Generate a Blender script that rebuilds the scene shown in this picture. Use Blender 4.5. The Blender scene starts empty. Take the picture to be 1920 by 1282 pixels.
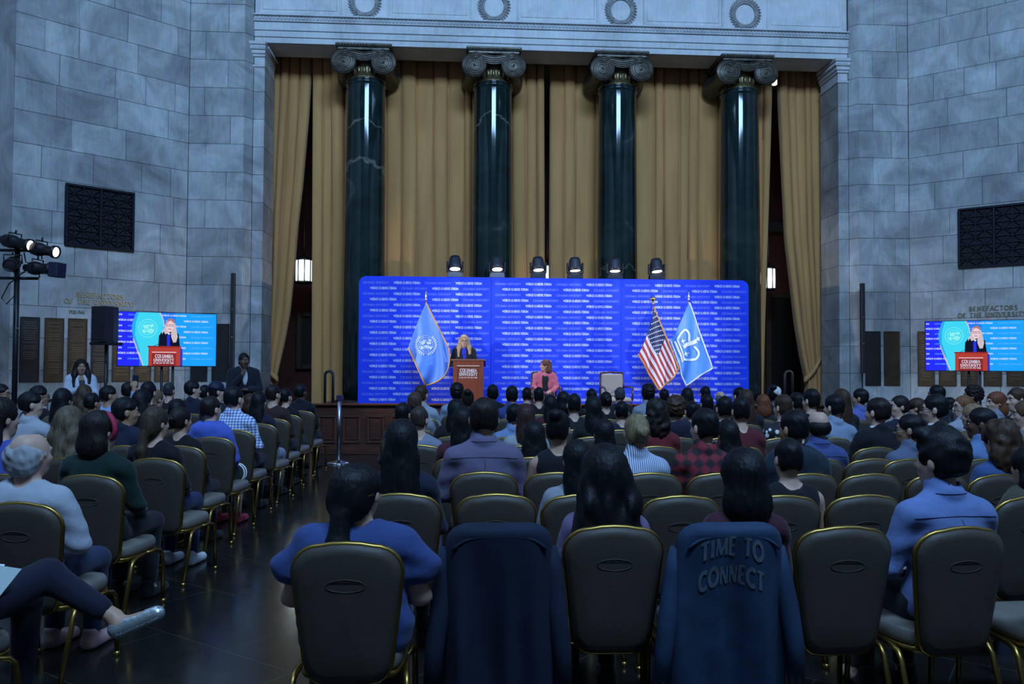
import bpy, math, random
import numpy as np
from mathutils import Vector, Matrix
random.seed(7)
PI = math.pi
SC = bpy.context.scene
COL = SC.collection

# ---------------------------------------------------------------- camera
F_PX, CX, CY = 1550.0, 960.0, 641.0
CAM = Vector((0.0, 0.0, 1.63))
YAW, PITCH, ROLL = math.radians(3.6), 44.0 / 1550.0, 0.005
FWD = Vector((math.sin(YAW) * math.cos(PITCH), math.cos(YAW) * math.cos(PITCH), math.sin(PITCH)))
RGT0 = Vector((math.cos(YAW), -math.sin(YAW), 0.0))
UP0 = RGT0.cross(FWD)
RGT = RGT0 * math.cos(ROLL) + UP0 * math.sin(ROLL)
UPV = RGT.cross(FWD)
cam_data = bpy.data.cameras.new('camera')
cam_data.sensor_width = 36.0
cam_data.lens = F_PX / 1920.0 * 36.0
cam_data.clip_end = 200
cam = bpy.data.objects.new('camera', cam_data)
COL.objects.link(cam)
cam.matrix_world = Matrix(((RGT.x, UPV.x, -FWD.x, CAM.x), (RGT.y, UPV.y, -FWD.y, CAM.y),
                           (RGT.z, UPV.z, -FWD.z, CAM.z), (0, 0, 0, 1)))
SC.camera = cam

# ---------------------------------------------------------------- view, world, daylight, stage lamps
vs = SC.view_settings
vs.view_transform = 'Standard'
vs.look = 'None'
vs.gamma = 1.0
vs.use_curve_mapping = False
vs.exposure = 0.0
world = bpy.data.worlds.new('dome_daylight')
SC.world = world
world.use_nodes = True
bgn = world.node_tree.nodes['Background']
bgn.inputs['Color'].default_value = (0.26, 0.48, 1.0, 1)
bgn.inputs['Strength'].default_value = 0.048

CENX = 2.18           # centre line of the hall


def area(name, loc, aim, sx, sy, power, col):
    l = bpy.data.lights.new(name, 'AREA')
    l.shape = 'RECTANGLE'
    l.size, l.size_y, l.energy, l.color = sx, sy, power, col
    o = bpy.data.objects.new(name, l)
    COL.objects.link(o)
    o.location = loc
    o.rotation_euler = (Vector(aim) - Vector(loc)).to_track_quat('-Z', 'Y').to_euler()
    return o


def spot(name, loc, aim, power, col, angle=40, blend=0.5, r=0.06):
    l = bpy.data.lights.new(name, 'SPOT')
    l.energy, l.color, l.spot_size, l.spot_blend, l.shadow_soft_size = power, col, math.radians(angle), blend, r
    o = bpy.data.objects.new(name, l)
    COL.objects.link(o)
    o.location = loc
    o.rotation_euler = (Vector(aim) - Vector(loc)).to_track_quat('-Z', 'Y').to_euler()
    return o


DAY = (0.33, 0.59, 1.0)
# the hall's high lunette windows: behind the camera, and on either side
area('daylight_lunette_south', (CENX, -2.6, 15.2), (CENX, 18, 8.0), 9.0, 3.4, 4000, DAY)
area('daylight_lunette_west', (CENX - 10.4, 7.8, 15.2), (CENX, 10.5, 5.0), 9.0, 3.6, 520, DAY)
area('daylight_lunette_east', (CENX + 10.4, 7.8, 15.2), (CENX, 10.5, 5.0), 9.0, 3.6, 430, DAY)
# front wash of the stage from the left lighting stand, plus an added unseen lamp at right
spot('stage_wash_west', (-5.35, 12.6, 3.35), (2.6, 17.0, 1.6), 1400, (1.0, 0.95, 0.90), 44, 0.7, 0.10)
spot('stage_wash_east', (9.9, 12.2, 3.6), (1.6, 17.0, 1.6), 1500, (1.0, 0.95, 0.90), 44, 0.7, 0.10)

# ---------------------------------------------------------------- pixel and depth to place
H0 = 685.0


def horizon(u):
    return H0 + ROLL * (u - CX)


def at(u, v, d):
    return CAM + FWD * d + RGT * ((u - CX) / F_PX * d) + UPV * ((CY - v) / F_PX * d)


def at_y(u, v, y):
    r = FWD + RGT * ((u - CX) / F_PX) + UPV * ((CY - v) / F_PX)
    return CAM + r * ((y - CAM.y) / r.y)


def on_plane(u, v, p0, n):
    r = FWD + RGT * ((u - CX) / F_PX) + UPV * ((CY - v) / F_PX)
    return CAM + r * ((Vector(p0) - CAM).dot(Vector(n)) / r.dot(Vector(n)))


def ground(u, d):
    p = at(u, 685, d)
    return p.x, p.y


# ---------------------------------------------------------------- objects
def S(r, g, b):
    f = lambda c: (c / 255 / 12.92) if c / 255 <= 0.04045 else ((c / 255 + 0.055) / 1.055) ** 2.4
    return (f(r), f(g), f(b))


def prop(o, label=None, cat=None, group=None, kind=None):
    if label: o['label'] = label
    if cat: o['category'] = cat
    if group: o['group'] = group
    if kind: o['kind'] = kind
    return o


def empty(name, loc=(0, 0, 0), rz=0.0, parent=None):
    o = bpy.data.objects.new(name, None)
    COL.objects.link(o)
    o.empty_display_size = 0.05
    o.location = loc
    o.rotation_euler = (0, 0, rz)
    if parent: o.parent = parent
    return o


def link_mesh(name, me, parent=None, loc=None, rz=None):
    o = bpy.data.objects.new(name, me)
    COL.objects.link(o)
    if parent: o.parent = parent
    if loc is not None: o.location = loc
    if rz is not None: o.rotation_euler = (0, 0, rz)
    return o


class MB:
    """collects shapes for one mesh"""
    def __init__(s):
        s.v, s.f, s.m, s.cur, s.smooth, s.sm = [], [], [], 0, [], False

    def mat(s, i):
        s.cur = i
        return s

    def add(s, vs_, fs, smooth=None):
        b = len(s.v)
        s.v.extend([tuple(p) for p in vs_])
        for f in fs:
            s.f.append(tuple(b + i for i in f))
            s.m.append(s.cur)
            s.smooth.append(s.sm if smooth is None else smooth)
        return s

    def box(s, x0, x1, y0, y1, z0, z1, T=None):
        p = [(x, y, z) for z in (z0, z1) for x, y in ((x0, y0), (x1, y0), (x1, y1), (x0, y1))]
        if T: p = [T(q) for q in p]
        return s.add(p, [(3, 2, 1, 0), (4, 5, 6, 7), (0, 1, 5, 4), (1, 2, 6, 5), (2, 3, 7, 6), (3, 0, 4, 7)], False)

    def bbox(s, x0, x1, y0, y1, z0, z1, b=0.01, T=None):
        """box with chamfered edges"""
        cx, cy, cz = (x0 + x1) / 2, (y0 + y1) / 2, (z0 + z1) / 2
        hx, hy, hz = (x1 - x0) / 2, (y1 - y0) / 2, (z1 - z0) / 2
        b = min(b, hx * .9, hy * .9, hz * .9)
        vs_, idx = [], {}
        for sx in (-1, 1):
            for sy in (-1, 1):
                for sz in (-1, 1):
                    for a in range(3):
                        q = [hx - b, hy - b, hz - b]
                        q[a] += b
                        idx[(sx, sy, sz, a)] = len(vs_)
                        vs_.append((cx + sx * q[0], cy + sy * q[1], cz + sz * q[2]))
        fs = []
        I = lambda sx, sy, sz, a: idx[(sx, sy, sz, a)]
        for t in (-1, 1):
            q = [I(t, -1, -1, 0), I(t, 1, -1, 0), I(t, 1, 1, 0), I(t, -1, 1, 0)]; fs.append(q if t > 0 else q[::-1])
            q = [I(-1, t, -1, 1), I(1, t, -1, 1), I(1, t, 1, 1), I(-1, t, 1, 1)]; fs.append(q[::-1] if t > 0 else q)
            q = [I(-1, -1, t, 2), I(1, -1, t, 2), I(1, 1, t, 2), I(-1, 1, t, 2)]; fs.append(q if t > 0 else q[::-1])
        for s1 in (-1, 1):
            for s2 in (-1, 1):
                q = [I(s1, s2, -1, 0), I(s1, s2, -1, 1), I(s1, s2, 1, 1), I(s1, s2, 1, 0)]; fs.append(q if s1 * s2 > 0 else q[::-1])
                q = [I(s1, -1, s2, 0), I(s1, -1, s2, 2), I(s1, 1, s2, 2), I(s1, 1, s2, 0)]; fs.append(q[::-1] if s1 * s2 > 0 else q)
                q = [I(-1, s1, s2, 1), I(-1, s1, s2, 2), I(1, s1, s2, 2), I(1, s1, s2, 1)]; fs.append(q if s1 * s2 > 0 else q[::-1])
                for s3 in (-1, 1):
                    q = [I(s1, s2, s3, 0), I(s1, s2, s3, 1), I(s1, s2, s3, 2)]
                    fs.append(q if s1 * s2 * s3 > 0 else q[::-1])
        if T: vs_ = [T(q) for q in vs_]
        return s.add(vs_, fs, False)

    def tube(s, pts, r, n=8, close=False, caps=True, smooth=True):
        pts = [Vector(p) for p in pts]
        N = len(pts)
        rs = list(r) if hasattr(r, '__len__') else [r] * N
        vs_, prev = [], None
        for i, p in enumerate(pts):
            a = pts[(i - 1) % N] if (close or i > 0) else p
            c = pts[(i + 1) % N] if (close or i < N - 1) else p
            t = (c - a).normalized()
            if prev is None:
                ref = Vector((0, 0, 1)) if abs(t.z) < .9 else Vector((0, 1, 0))
                prev = t.cross(ref).normalized()
            e1 = (prev - t * prev.dot(t))
            e1 = e1.normalized() if e1.length > 1e-6 else t.orthogonal().normalized()
            prev = e1
            e2 = t.cross(e1)
            for k in range(n):
                w = 2 * PI * k / n
                vs_.append(p + (e1 * math.cos(w) + e2 * math.sin(w)) * rs[i])
        fs = []
        for i in range(N if close else N - 1):
            j = (i + 1) % N
            for k in range(n):
                l = (k + 1) % n
                fs.append((i * n + k, i * n + l, j * n + l, j * n + k))
        s.add(vs_, fs, smooth)
        if caps and not close:
            b = len(s.v) - len(vs_)
            s.f.append(tuple(b + k for k in range(n))[::-1]); s.m.append(s.cur); s.smooth.append(False)
            s.f.append(tuple(b + (N - 1) * n + k for k in range(n))); s.m.append(s.cur); s.smooth.append(False)
        return s

    def lathe(s, prof, c=(0, 0, 0), n=24, axis='z', smooth=True, sx=1.0, sy=1.0, T=None):
        vs_, fs = [], []
        for (r, h) in prof:
            for k in range(n):
                w = 2 * PI * k / n
                a, b = r * math.cos(w) * sx, r * math.sin(w) * sy
                q = (a, b, h) if axis == 'z' else ((b, h, a) if axis == 'y' else (h, a, b))
                vs_.append((q[0] + c[0], q[1] + c[1], q[2] + c[2]))
        for i in range(len(prof) - 1):
            for k in range(n):
                l = (k + 1) % n
                fs.append((i * n + k, i * n + l, (i + 1) * n + l, (i + 1) * n + k))
        if prof[0][0] > 1e-6: fs.append(tuple(range(n))[::-1])
        if prof[-1][0] > 1e-6: fs.append(tuple((len(prof) - 1) * n + k for k in range(n)))
        if T: vs_ = [T(q) for q in vs_]
        return s.add(vs_, fs, smooth)

    def ball(s, c, r, n=12, m=8, T=None):
        r = r if hasattr(r, '__len__') else (r, r, r)
        prof = [(math.sin(PI * i / m), -math.cos(PI * i / m)) for i in range(m + 1)]
        vs_, fs = [], []
        for (a, h) in prof:
            for k in range(n):
                w = 2 * PI * k / n
                q = Vector((c[0] + a * math.cos(w) * r[0], c[1] + a * math.sin(w) * r[1], c[2] + h * r[2]))
                vs_.append(T(q) if T else q)
        for i in range(m):
            for k in range(n):
                l = (k + 1) % n
                fs.append((i * n + k, i * n + l, (i + 1) * n + l, (i + 1) * n + k))
        return s.add(vs_, fs, True)

    def prism(s, poly, T, t0, t1, smooth=False):
        """poly = 2d outline, T(x, y, t) -> 3d; caps at t0 and t1"""
        n = len(poly)
        vs_ = [T(x, y, t0) for x, y in poly] + [T(x, y, t1) for x, y in poly]
        fs = [tuple(range(n))[::-1], tuple(range(n, 2 * n))]
        fs += [(i, (i + 1) % n, n + (i + 1) % n, n + i) for i in range(n)]
        return s.add(vs_, fs, smooth)

    def loft(s, rings, closed=True, cap0=True, cap1=True, smooth=True):
        n = len(rings[0])
        vs_ = [p for r in rings for p in r]
        fs = []
        for i in range(len(rings) - 1):
            for k in range(n if closed else n - 1):
                l = (k + 1) % n
                fs.append((i * n + k, i * n + l, (i + 1) * n + l, (i + 1) * n + k))
        if cap0: fs.append(tuple(range(n))[::-1])
        if cap1: fs.append(tuple((len(rings) - 1) * n + k for k in range(n)))
        return s.add(vs_, fs, smooth)

    def mesh(s, name, mats):
        me = bpy.data.meshes.new(name)
        me.from_pydata(s.v, [], s.f)
        for m in (mats if isinstance(mats, (list, tuple)) else [mats]):
            me.materials.append(m)
        me.polygons.foreach_set('material_index', s.m)
        me.polygons.foreach_set('use_smooth', s.smooth)
        me.update()
        return me

    def build(s, name, mats, parent=None, loc=None, rz=None):
        return link_mesh(name, s.mesh(name, mats), parent, loc, rz)


def copy_tree(o, parent=None):
    c = o.copy()
    COL.objects.link(c)
    if parent: c.parent = parent
    for ch in list(o.children):
        copy_tree(ch, c)
    return c


# ---------------------------------------------------------------- materials
def new_mat(name):
    m = bpy.data.materials.new(name)
    m.use_nodes = True
    return m, m.node_tree.nodes, m.node_tree.links, m.node_tree.nodes['Principled BSDF']


def M(name, rgb, rough=.6, metal=0.0, spec=.5, var=0.0, vscale=6.0, bump=0.0, bscale=60.0, emit=0.0, objcol=False,
      coat=0.0, stretch=(1, 1, 1), sheen=0.0):
    m, N, L, b = new_mat(name)
    b.inputs['Roughness'].default_value = rough
    b.inputs['Metallic'].default_value = metal
    b.inputs['Specular IOR Level'].default_value = spec
    b.inputs['Coat Weight'].default_value = coat
    b.inputs['Sheen Weight'].default_value = sheen
    base = None
    if objcol:
        oi = N.new('ShaderNodeObjectInfo'); base = oi.outputs['Color']
    else:
        b.inputs['Base Color'].default_value = (*rgb, 1)
    tc = None
    if var > 0 or bump > 0:
        tc = N.new('ShaderNodeTexCoord')
        mp = N.new('ShaderNodeMapping'); mp.inputs['Scale'].default_value = stretch
        L.new(tc.outputs['Object'], mp.inputs['Vector'])
    if var > 0:
        no = N.new('ShaderNodeTexNoise'); no.inputs['Scale'].default_value = vscale; no.inputs['Detail'].default_value = 5
        L.new(mp.outputs['Vector'], no.inputs['Vector'])
        mr = N.new('ShaderNodeMapRange')
        mr.inputs['From Min'].default_value = .3; mr.inputs['From Max'].default_value = .7
        mr.inputs['To Min'].default_value = 1 - var; mr.inputs['To Max'].default_value = 1 + var
        L.new(no.outputs['Fac'], mr.inputs['Value'])
        mx = N.new('ShaderNodeVectorMath'); mx.operation = 'SCALE'
        if base is not None: L.new(base, mx.inputs[0])
        else: mx.inputs[0].default_value = rgb
        L.new(mr.outputs['Result'], mx.inputs['Scale'])
        base = mx.outputs['Vector']
    if base is not None: L.new(base, b.inputs['Base Color'])
    if bump > 0:
        n2 = N.new('ShaderNodeTexNoise'); n2.inputs['Scale'].default_value = bscale; n2.inputs['Detail'].default_value = 4
        L.new(mp.outputs['Vector'], n2.inputs['Vector'])
        bp = N.new('ShaderNodeBump'); bp.inputs['Strength'].default_value = bump; bp.inputs['Distance'].default_value = .01
        L.new(n2.outputs['Fac'], bp.inputs['Height'])
        L.new(bp.outputs['Normal'], b.inputs['Normal'])
    if emit > 0:
        b.inputs['Emission Color'].default_value = (*rgb, 1)
        b.inputs['Emission Strength'].default_value = emit
    return m


def stone_mat(name, c_dark, c_mid, c_light, stain=True):
    m, N, L, b = new_mat(name)
    tc = N.new('ShaderNodeNewGeometry')
    n1 = N.new('ShaderNodeTexNoise'); n1.inputs['Scale'].default_value = 1.0; n1.inputs['Detail'].default_value = 8; n1.inputs['Roughness'].default_value = .62
    n1.inputs['Distortion'].default_value = 1.1
    L.new(tc.outputs['Position'], n1.inputs['Vector'])
    oi = N.new('ShaderNodeObjectInfo')
    ad = N.new('ShaderNodeMath'); ad.operation = 'MULTIPLY_ADD'; ad.inputs[1].default_value = .16; ad.inputs[2].default_value = -.08
    L.new(oi.outputs['Random'], ad.inputs[0])
    a2 = N.new('ShaderNodeMath'); a2.operation = 'ADD'
    L.new(n1.outputs['Fac'], a2.inputs[0]); L.new(ad.outputs[0], a2.inputs[1])
    cr = N.new('ShaderNodeValToRGB')
    e = cr.color_ramp.elements
    e[0].position, e[0].color = .28, (*c_dark, 1)
    e[1].position, e[1].color = .72, (*c_light, 1)
    k = e.new(.5); k.color = (*c_mid, 1)
    L.new(a2.outputs[0], cr.inputs['Fac'])
    n2 = N.new('ShaderNodeTexNoise'); n2.inputs['Scale'].default_value = 9; n2.inputs['Detail'].default_value = 6
    mp = N.new('ShaderNodeMapping'); mp.inputs['Scale'].default_value = (2.2, 2.2, .35)
    L.new(tc.outputs['Position'], mp.inputs['Vector']); L.new(mp.outputs['Vector'], n2.inputs['Vector'])
    mx = N.new('ShaderNodeMix'); mx.data_type = 'RGBA'; mx.blend_type = 'OVERLAY'; mx.inputs[0].default_value = .38
    L.new(cr.outputs['Color'], mx.inputs[6]); L.new(n2.outputs['Color'], mx.inputs[7])
    hs = N.new('ShaderNodeHueSaturation'); hs.inputs['Saturation'].default_value = .55
    L.new(mx.outputs[2], hs.inputs['Color'])
    L.new(hs.outputs['Color'], b.inputs['Base Color'])
    b.inputs['Roughness'].default_value = .55
    b.inputs['Specular IOR Level'].default_value = .35
    bp = N.new('ShaderNodeBump'); bp.inputs['Strength'].default_value = .12; bp.inputs['Distance'].default_value = .01
    L.new(n2.outputs['Fac'], bp.inputs['Height']); L.new(bp.outputs['Normal'], b.inputs['Normal'])
    return m


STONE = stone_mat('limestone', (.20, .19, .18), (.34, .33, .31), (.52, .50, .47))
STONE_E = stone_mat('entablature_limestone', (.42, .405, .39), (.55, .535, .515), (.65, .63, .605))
JOINT = M('mortar', (.16, .155, .15), .9)
BLACKM = M('black_metal', (.012, .012, .014), .42, .3)
BLACKP = M('black_plastic', (.013, .013, .015), .5)
GREYP = M('grey_plastic', (.09, .10, .12), .5)
CHROME = M('chrome', (.6, .6, .6), .2, 1.0)
GOLD = M('gold_metal', (.55, .36, .09), .3, 1.0, var=.15, vscale=8)
BRONZE = M('gilt_bronze', (.075, .062, .045), .42, .6, var=.45, vscale=9, bump=.3, bscale=40)
BRONZE_L = M('bright_gilt_bronze', (.22, .165, .08), .38, .8, var=.6, vscale=30, bump=.6, bscale=50)
WOODD = M('dark_stained_wood', (.055, .022, .014), .32, var=.35, vscale=3, stretch=(1, 1, 14), bump=.05)
WOODP = M('mahogany_veneer', (.185, .045, .022), .35, var=.22, vscale=3, stretch=(14, 14, 1))
WHITE_P = M('white_print', (.86, .86, .88), .6)
GLASSW = M('lit_glass', (.80, .97, 1.0), .3, emit=1.15)
REDWALL = M('dark_red_plaster', (.10, .022, .014), .7, var=.2, vscale=2)
DARKW = M('shadowed_plaster', (.05, .045, .035), .8, var=.2, vscale=2)  # dark brown tone of the passage ceiling and cornice
# ================================================================ the hall
def marble_mat():
    m, N, L, b = new_mat('dark_green_marble')
    tc = N.new('ShaderNodeNewGeometry')
    n1 = N.new('ShaderNodeTexNoise'); n1.inputs['Scale'].default_value = 1.1; n1.inputs['Detail'].default_value = 8; n1.inputs['Distortion'].default_value = 1.6
    mp = N.new('ShaderNodeMapping'); mp.inputs['Scale'].default_value = (.7, .7, 1.0); mp.inputs['Rotation'].default_value = (.3, .2, 0)
    L.new(tc.outputs['Position'], mp.inputs['Vector']); L.new(mp.outputs['Vector'], n1.inputs['Vector'])
    cr = N.new('ShaderNodeValToRGB')
    e = cr.color_ramp.elements
    e[0].position, e[0].color = .30, (.006, .012, .011, 1)
    e[1].position, e[1].color = .90, (.16, .17, .15, 1)
    for p, c in ((.52, (.010, .022, .020)), (.66, (.016, .03, .026)), (.72, (.055, .065, .058)), (.76, (.02, .032, .03))):
        k = e.new(p); k.color = (*c, 1)
    L.new(n1.outputs['Fac'], cr.inputs['Fac'])
    out = cr.outputs['Color']
    sp = N.new('ShaderNodeSeparateXYZ'); L.new(tc.outputs['Position'], sp.inputs[0])
    def mth(op, a, b_=None, c=None):
        q = N.new('ShaderNodeMath'); q.operation = op
        for i, v in enumerate((a, b_, c)):
            if v is None: continue
            if isinstance(v, (int, float)): q.inputs[i].default_value = v
            else: L.new(v, q.inputs[i])
        return q.outputs[0]
    nv = N.new('ShaderNodeTexNoise'); nv.inputs['Scale'].default_value = 5; nv.inputs['Detail'].default_value = 6
    L.new(tc.outputs['Position'], nv.inputs['Vector'])
    # pale quartz veins looping round the two left shafts
    for xc, z0, amp_, wd in ((CENX - 4.37, 6.22, .9, .075), (CENX - 4.37, 7.15, 1.1, .03), (CENX - 1.46, 7.32, 1.3, .05), (CENX + 1.46, 3.9, .5, .03)):
        dx = mth('SUBTRACT', sp.outputs['X'], xc)
        dz = mth('SUBTRACT', sp.outputs['Z'], z0)
        cv = mth('MULTIPLY_ADD', mth('MULTIPLY', dx, dx), amp_, dz)
        cv = mth('MULTIPLY_ADD', mth('SUBTRACT', nv.outputs['Fac'], .5), .55, cv)
        ma = mth('SUBTRACT', 1.0, mth('MINIMUM', mth('DIVIDE', mth('ABSOLUTE', cv), wd), 1.0))
        ma = mth('MULTIPLY', mth('MULTIPLY', ma, mth('LESS_THAN', mth('ABSOLUTE', dx), .6)), nv.outputs['Fac'])
        mx = N.new('ShaderNodeMix'); mx.data_type = 'RGBA'
        L.new(ma, mx.inputs[0]); L.new(out, mx.inputs[6]); mx.inputs[7].default_value = (.30, .27, .20, 1)
        out = mx.outputs[2]
    L.new(out, b.inputs['Base Color'])
    b.inputs['Roughness'].default_value = .075
    b.inputs['Specular IOR Level'].default_value = .55
    return m


def floor_mat():
    m, N, L, b = new_mat('polished_dark_floor')
    tc = N.new('ShaderNodeNewGeometry')
    n1 = N.new('ShaderNodeTexNoise'); n1.inputs['Scale'].default_value = .9; n1.inputs['Detail'].default_value = 6
    L.new(tc.outputs['Position'], n1.inputs['Vector'])
    cr = N.new('ShaderNodeValToRGB')
    cr.color_ramp.elements[0].color = (.006, .006, .006, 1); cr.color_ramp.elements[1].color = (.019, .018, .016, 1)
    L.new(n1.outputs['Fac'], cr.inputs['Fac'])
    # diagonal seams
    mp = N.new('ShaderNodeMapping'); mp.inputs['Rotation'].default_value = (0, 0, math.radians(38))
    L.new(tc.outputs['Position'], mp.inputs['Vector'])
    br = N.new('ShaderNodeTexBrick'); br.offset = .5
    br.inputs['Scale'].default_value = 1.0; br.inputs['Mortar Size'].default_value = .004
    br.inputs['Brick Width'].default_value = 1.15; br.inputs['Row Height'].default_value = .75
    br.inputs['Color1'].default_value = (0, 0, 0, 1); br.inputs['Color2'].default_value = (0, 0, 0, 1); br.inputs['Mortar'].default_value = (1, 1, 1, 1)
    L.new(mp.outputs['Vector'], br.inputs['Vector'])
    n3 = N.new('ShaderNodeTexNoise'); n3.inputs['Scale'].default_value = 2.5
    L.new(tc.outputs['Position'], n3.inputs['Vector'])
    ml = N.new('ShaderNodeMath'); ml.operation = 'MULTIPLY'
    L.new(br.outputs['Color'], ml.inputs[0]); L.new(n3.outputs['Fac'], ml.inputs[1])
    mx = N.new('ShaderNodeMix'); mx.data_type = 'RGBA'
    L.new(ml.outputs[0], mx.inputs[0]); L.new(cr.outputs['Color'], mx.inputs[6]); mx.inputs[7].default_value = (.075, .07, .06, 1)
    L.new(mx.outputs[2], b.inputs['Base Color'])
    n2 = N.new('ShaderNodeTexNoise'); n2.inputs['Scale'].default_value = 7; n2.inputs['Detail'].default_value = 8
    L.new(tc.outputs['Position'], n2.inputs['Vector'])
    mr = N.new('ShaderNodeMapRange'); mr.inputs['To Min'].default_value = .07; mr.inputs['To Max'].default_value = .26
    L.new(n2.outputs['Fac'], mr.inputs['Value']); L.new(mr.outputs['Result'], b.inputs['Roughness'])
    bp = N.new('ShaderNodeBump'); bp.inputs['Strength'].default_value = .06; bp.inputs['Distance'].default_value = .01
    L.new(n2.outputs['Fac'], bp.inputs['Height']); L.new(bp.outputs['Normal'], b.inputs['Normal'])
    return m


MARBLE = marble_mat()
FLOORM = floor_mat()
CURTAIN = M('gold_velvet', (.57, .275, .080), .75, var=.14, vscale=1.4, stretch=(3, 3, .35), sheen=.25)

o = MB().box(-16, 20, -3.6, 26, -.1, 0).build('floor', FLOORM)
prop(o, 'polished near-black stone floor of the hall', kind='structure')

_blocks = {}


def ashlar(name, p0, p1, z0, z1, zj, label, widths, seed=0, thick=.35, inset=.014, top_pts=None):
    """wall from p0 to p1 (left to right seen from the room) faced with stone blocks"""
    p0, p1 = Vector((*p0, 0)), Vector((*p1, 0))
    Lw = (p1 - p0).length
    ang = math.atan2(p1.y - p0.y, p1.x - p0.x)
    w = MB().box(0, Lw, inset, thick, z0, z1).build(name, JOINT, None, (p0.x, p0.y, 0), ang)
    prop(w, label, kind='structure')
    rnd = random.Random(seed)
    zs = [z0]
    z = zj - .62 * 40
    while z < z1:
        if z > z0 + .1: zs.append(z)
        z += .62
    zs.append(z1)
    g = .0035
    for ci in range(len(zs) - 1):
        a, b = zs[ci], zs[ci + 1]
        xs, x = [0], widths[ci % len(widths)] * rnd.uniform(.9, 1.1)
        while x < Lw - .22:
            xs.append(x)
            x += rnd.choice((.62, .95, 1.05, 1.15))
        xs.append(Lw)
        for i in range(len(xs) - 1):
            bw, bh = round(xs[i + 1] - xs[i] - 2 * g, 2), round(b - a - 2 * g, 3)
            key = (bw, bh)
            if key not in _blocks:
                _blocks[key] = MB().bbox(0, bw, 0, .05, 0, bh, .004).mesh('stone_block', STONE)
            link_mesh('stone_block', _blocks[key], w, (xs[i] + g, rnd.uniform(-.0015, .0015), a + g))
    return w, ang


ZJ = 8.31
T48 = math.radians(48)
PIER_Y, ANTA_Y = 18.35, 18.55
CH = 3.38
WALLN = {}
for sgn, side in ((-1, 'left'), (1, 'right')):
    xi, xo = CENX + sgn * 6.95, CENX + sgn * 8.13
    ex, ey = xo + sgn * math.sin(T48) * CH, PIER_Y - math.cos(T48) * CH
    pts = {'pier': ((xi, PIER_Y), (xo, PIER_Y)), 'chamfer': ((xo, PIER_Y), (ex, ey)),
           'bevel': ((CENX + sgn * 6.80, ANTA_Y), (xi, PIER_Y)), 'flank': ((ex, ey), (ex, -3.2))}
    for k, (a, b) in pts.items():
        if sgn < 0: a, b = b, a
        wd = {'pier': (.36, .84), 'chamfer': (.85, .5, 1.1, .7), 'bevel': (9,), 'flank': (1.0, .5)}[k]
        nm = {'pier': 'wall_%s_pier', 'chamfer': 'wall_%s', 'bevel': 'wall_%s_bevel', 'flank': 'wall_%s_flank'}[k] % side
        lb = {'pier': 'grey limestone pier face on the %s of the curtained colonnade', 'chamfer': 'angled grey limestone block wall at the %s with bronze plaques',
              'bevel': 'narrow bevelled limestone strip %s of the colonnade', 'flank': 'limestone side wall of the hall on the %s'}[k] % side
        if k == 'flank':
            dx = .4 * sgn
            w = MB().box(min(ex, ex + dx), max(ex, ex + dx), -3.2, ey, 0, 11.4).build(nm, STONE)
            prop(w, lb, kind='structure')
        else:
            ashlar(nm, a, b, 0, 11.4, ZJ, lb, wd, seed=len(nm) + (3 if sgn > 0 else 0))
        dv = Vector((b[0] - a[0], b[1] - a[1], 0)).normalized()
        WALLN[(side, k)] = (Vector((*a, 0)), Vector((dv.y, -dv.x, 0)), math.atan2(dv.y, dv.x))
    # anta: squared end of the colonnade, with a moulded capital
    fx = (CENX + sgn * 6.56, CENX + sgn * 6.80)
    w = MB().box(min(fx) + .012, max(fx) - .012, ANTA_Y + .012, 19.49, 0, 8.24).build('wall_%s_anta' % side, JOINT)
    prop(w, 'limestone anta framing the %s end of the curtains' % side, kind='structure')
    z = ZJ - .62 * 20
    while z < 8.24:
        a, b = max(z, 0), min(z + .62, 8.24)
        if b - a > .12:
            MB().bbox(min(fx), max(fx), ANTA_Y, ANTA_Y + .96, a + .003, b - .003, .004).build('stone_block', STONE, w)
        z += .62
    mo = MB()
    for (zz0, zz1, pr) in ((8.24, 8.29, .025), (8.29, 8.47, .0), (8.47, 8.53, .03), (8.53, 8.62, .055), (8.62, 8.72, .085), (8.72, 8.80, .11)):
        mo.bbox(min(fx) - pr, max(fx) + pr * .3, ANTA_Y - pr, ANTA_Y + .94, zz0, zz1, .012)
    for i in range(9):
        mo.ball((min(fx) - .03 + .035 * i, ANTA_Y - .085, 8.665), (.014, .018, .03), 6, 4)
    for i in range(24):
        xx = fx[0] - sgn * .085
        mo.ball((xx, ANTA_Y - .05 + .04 * i, 8.665), (.018, .014, .03), 6, 4)
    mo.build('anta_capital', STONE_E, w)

w = MB().box(-12, 16, -3.5, -3.2, 0, 12.6).build('wall_back', STONE)
prop(w, 'plain limestone wall behind the camera', kind='structure')

# ---------------------------------------------------------------- entablature
XA, XB = CENX - 6.80, CENX + 6.80
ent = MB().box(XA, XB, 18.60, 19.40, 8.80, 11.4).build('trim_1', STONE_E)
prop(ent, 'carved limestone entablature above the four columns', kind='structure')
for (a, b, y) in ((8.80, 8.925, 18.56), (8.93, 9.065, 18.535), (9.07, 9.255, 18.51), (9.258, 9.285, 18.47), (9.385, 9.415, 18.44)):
    MB().bbox(XA, XB, y, 18.62, a, b, .006).build('fascia', STONE_E, ent)
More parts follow.
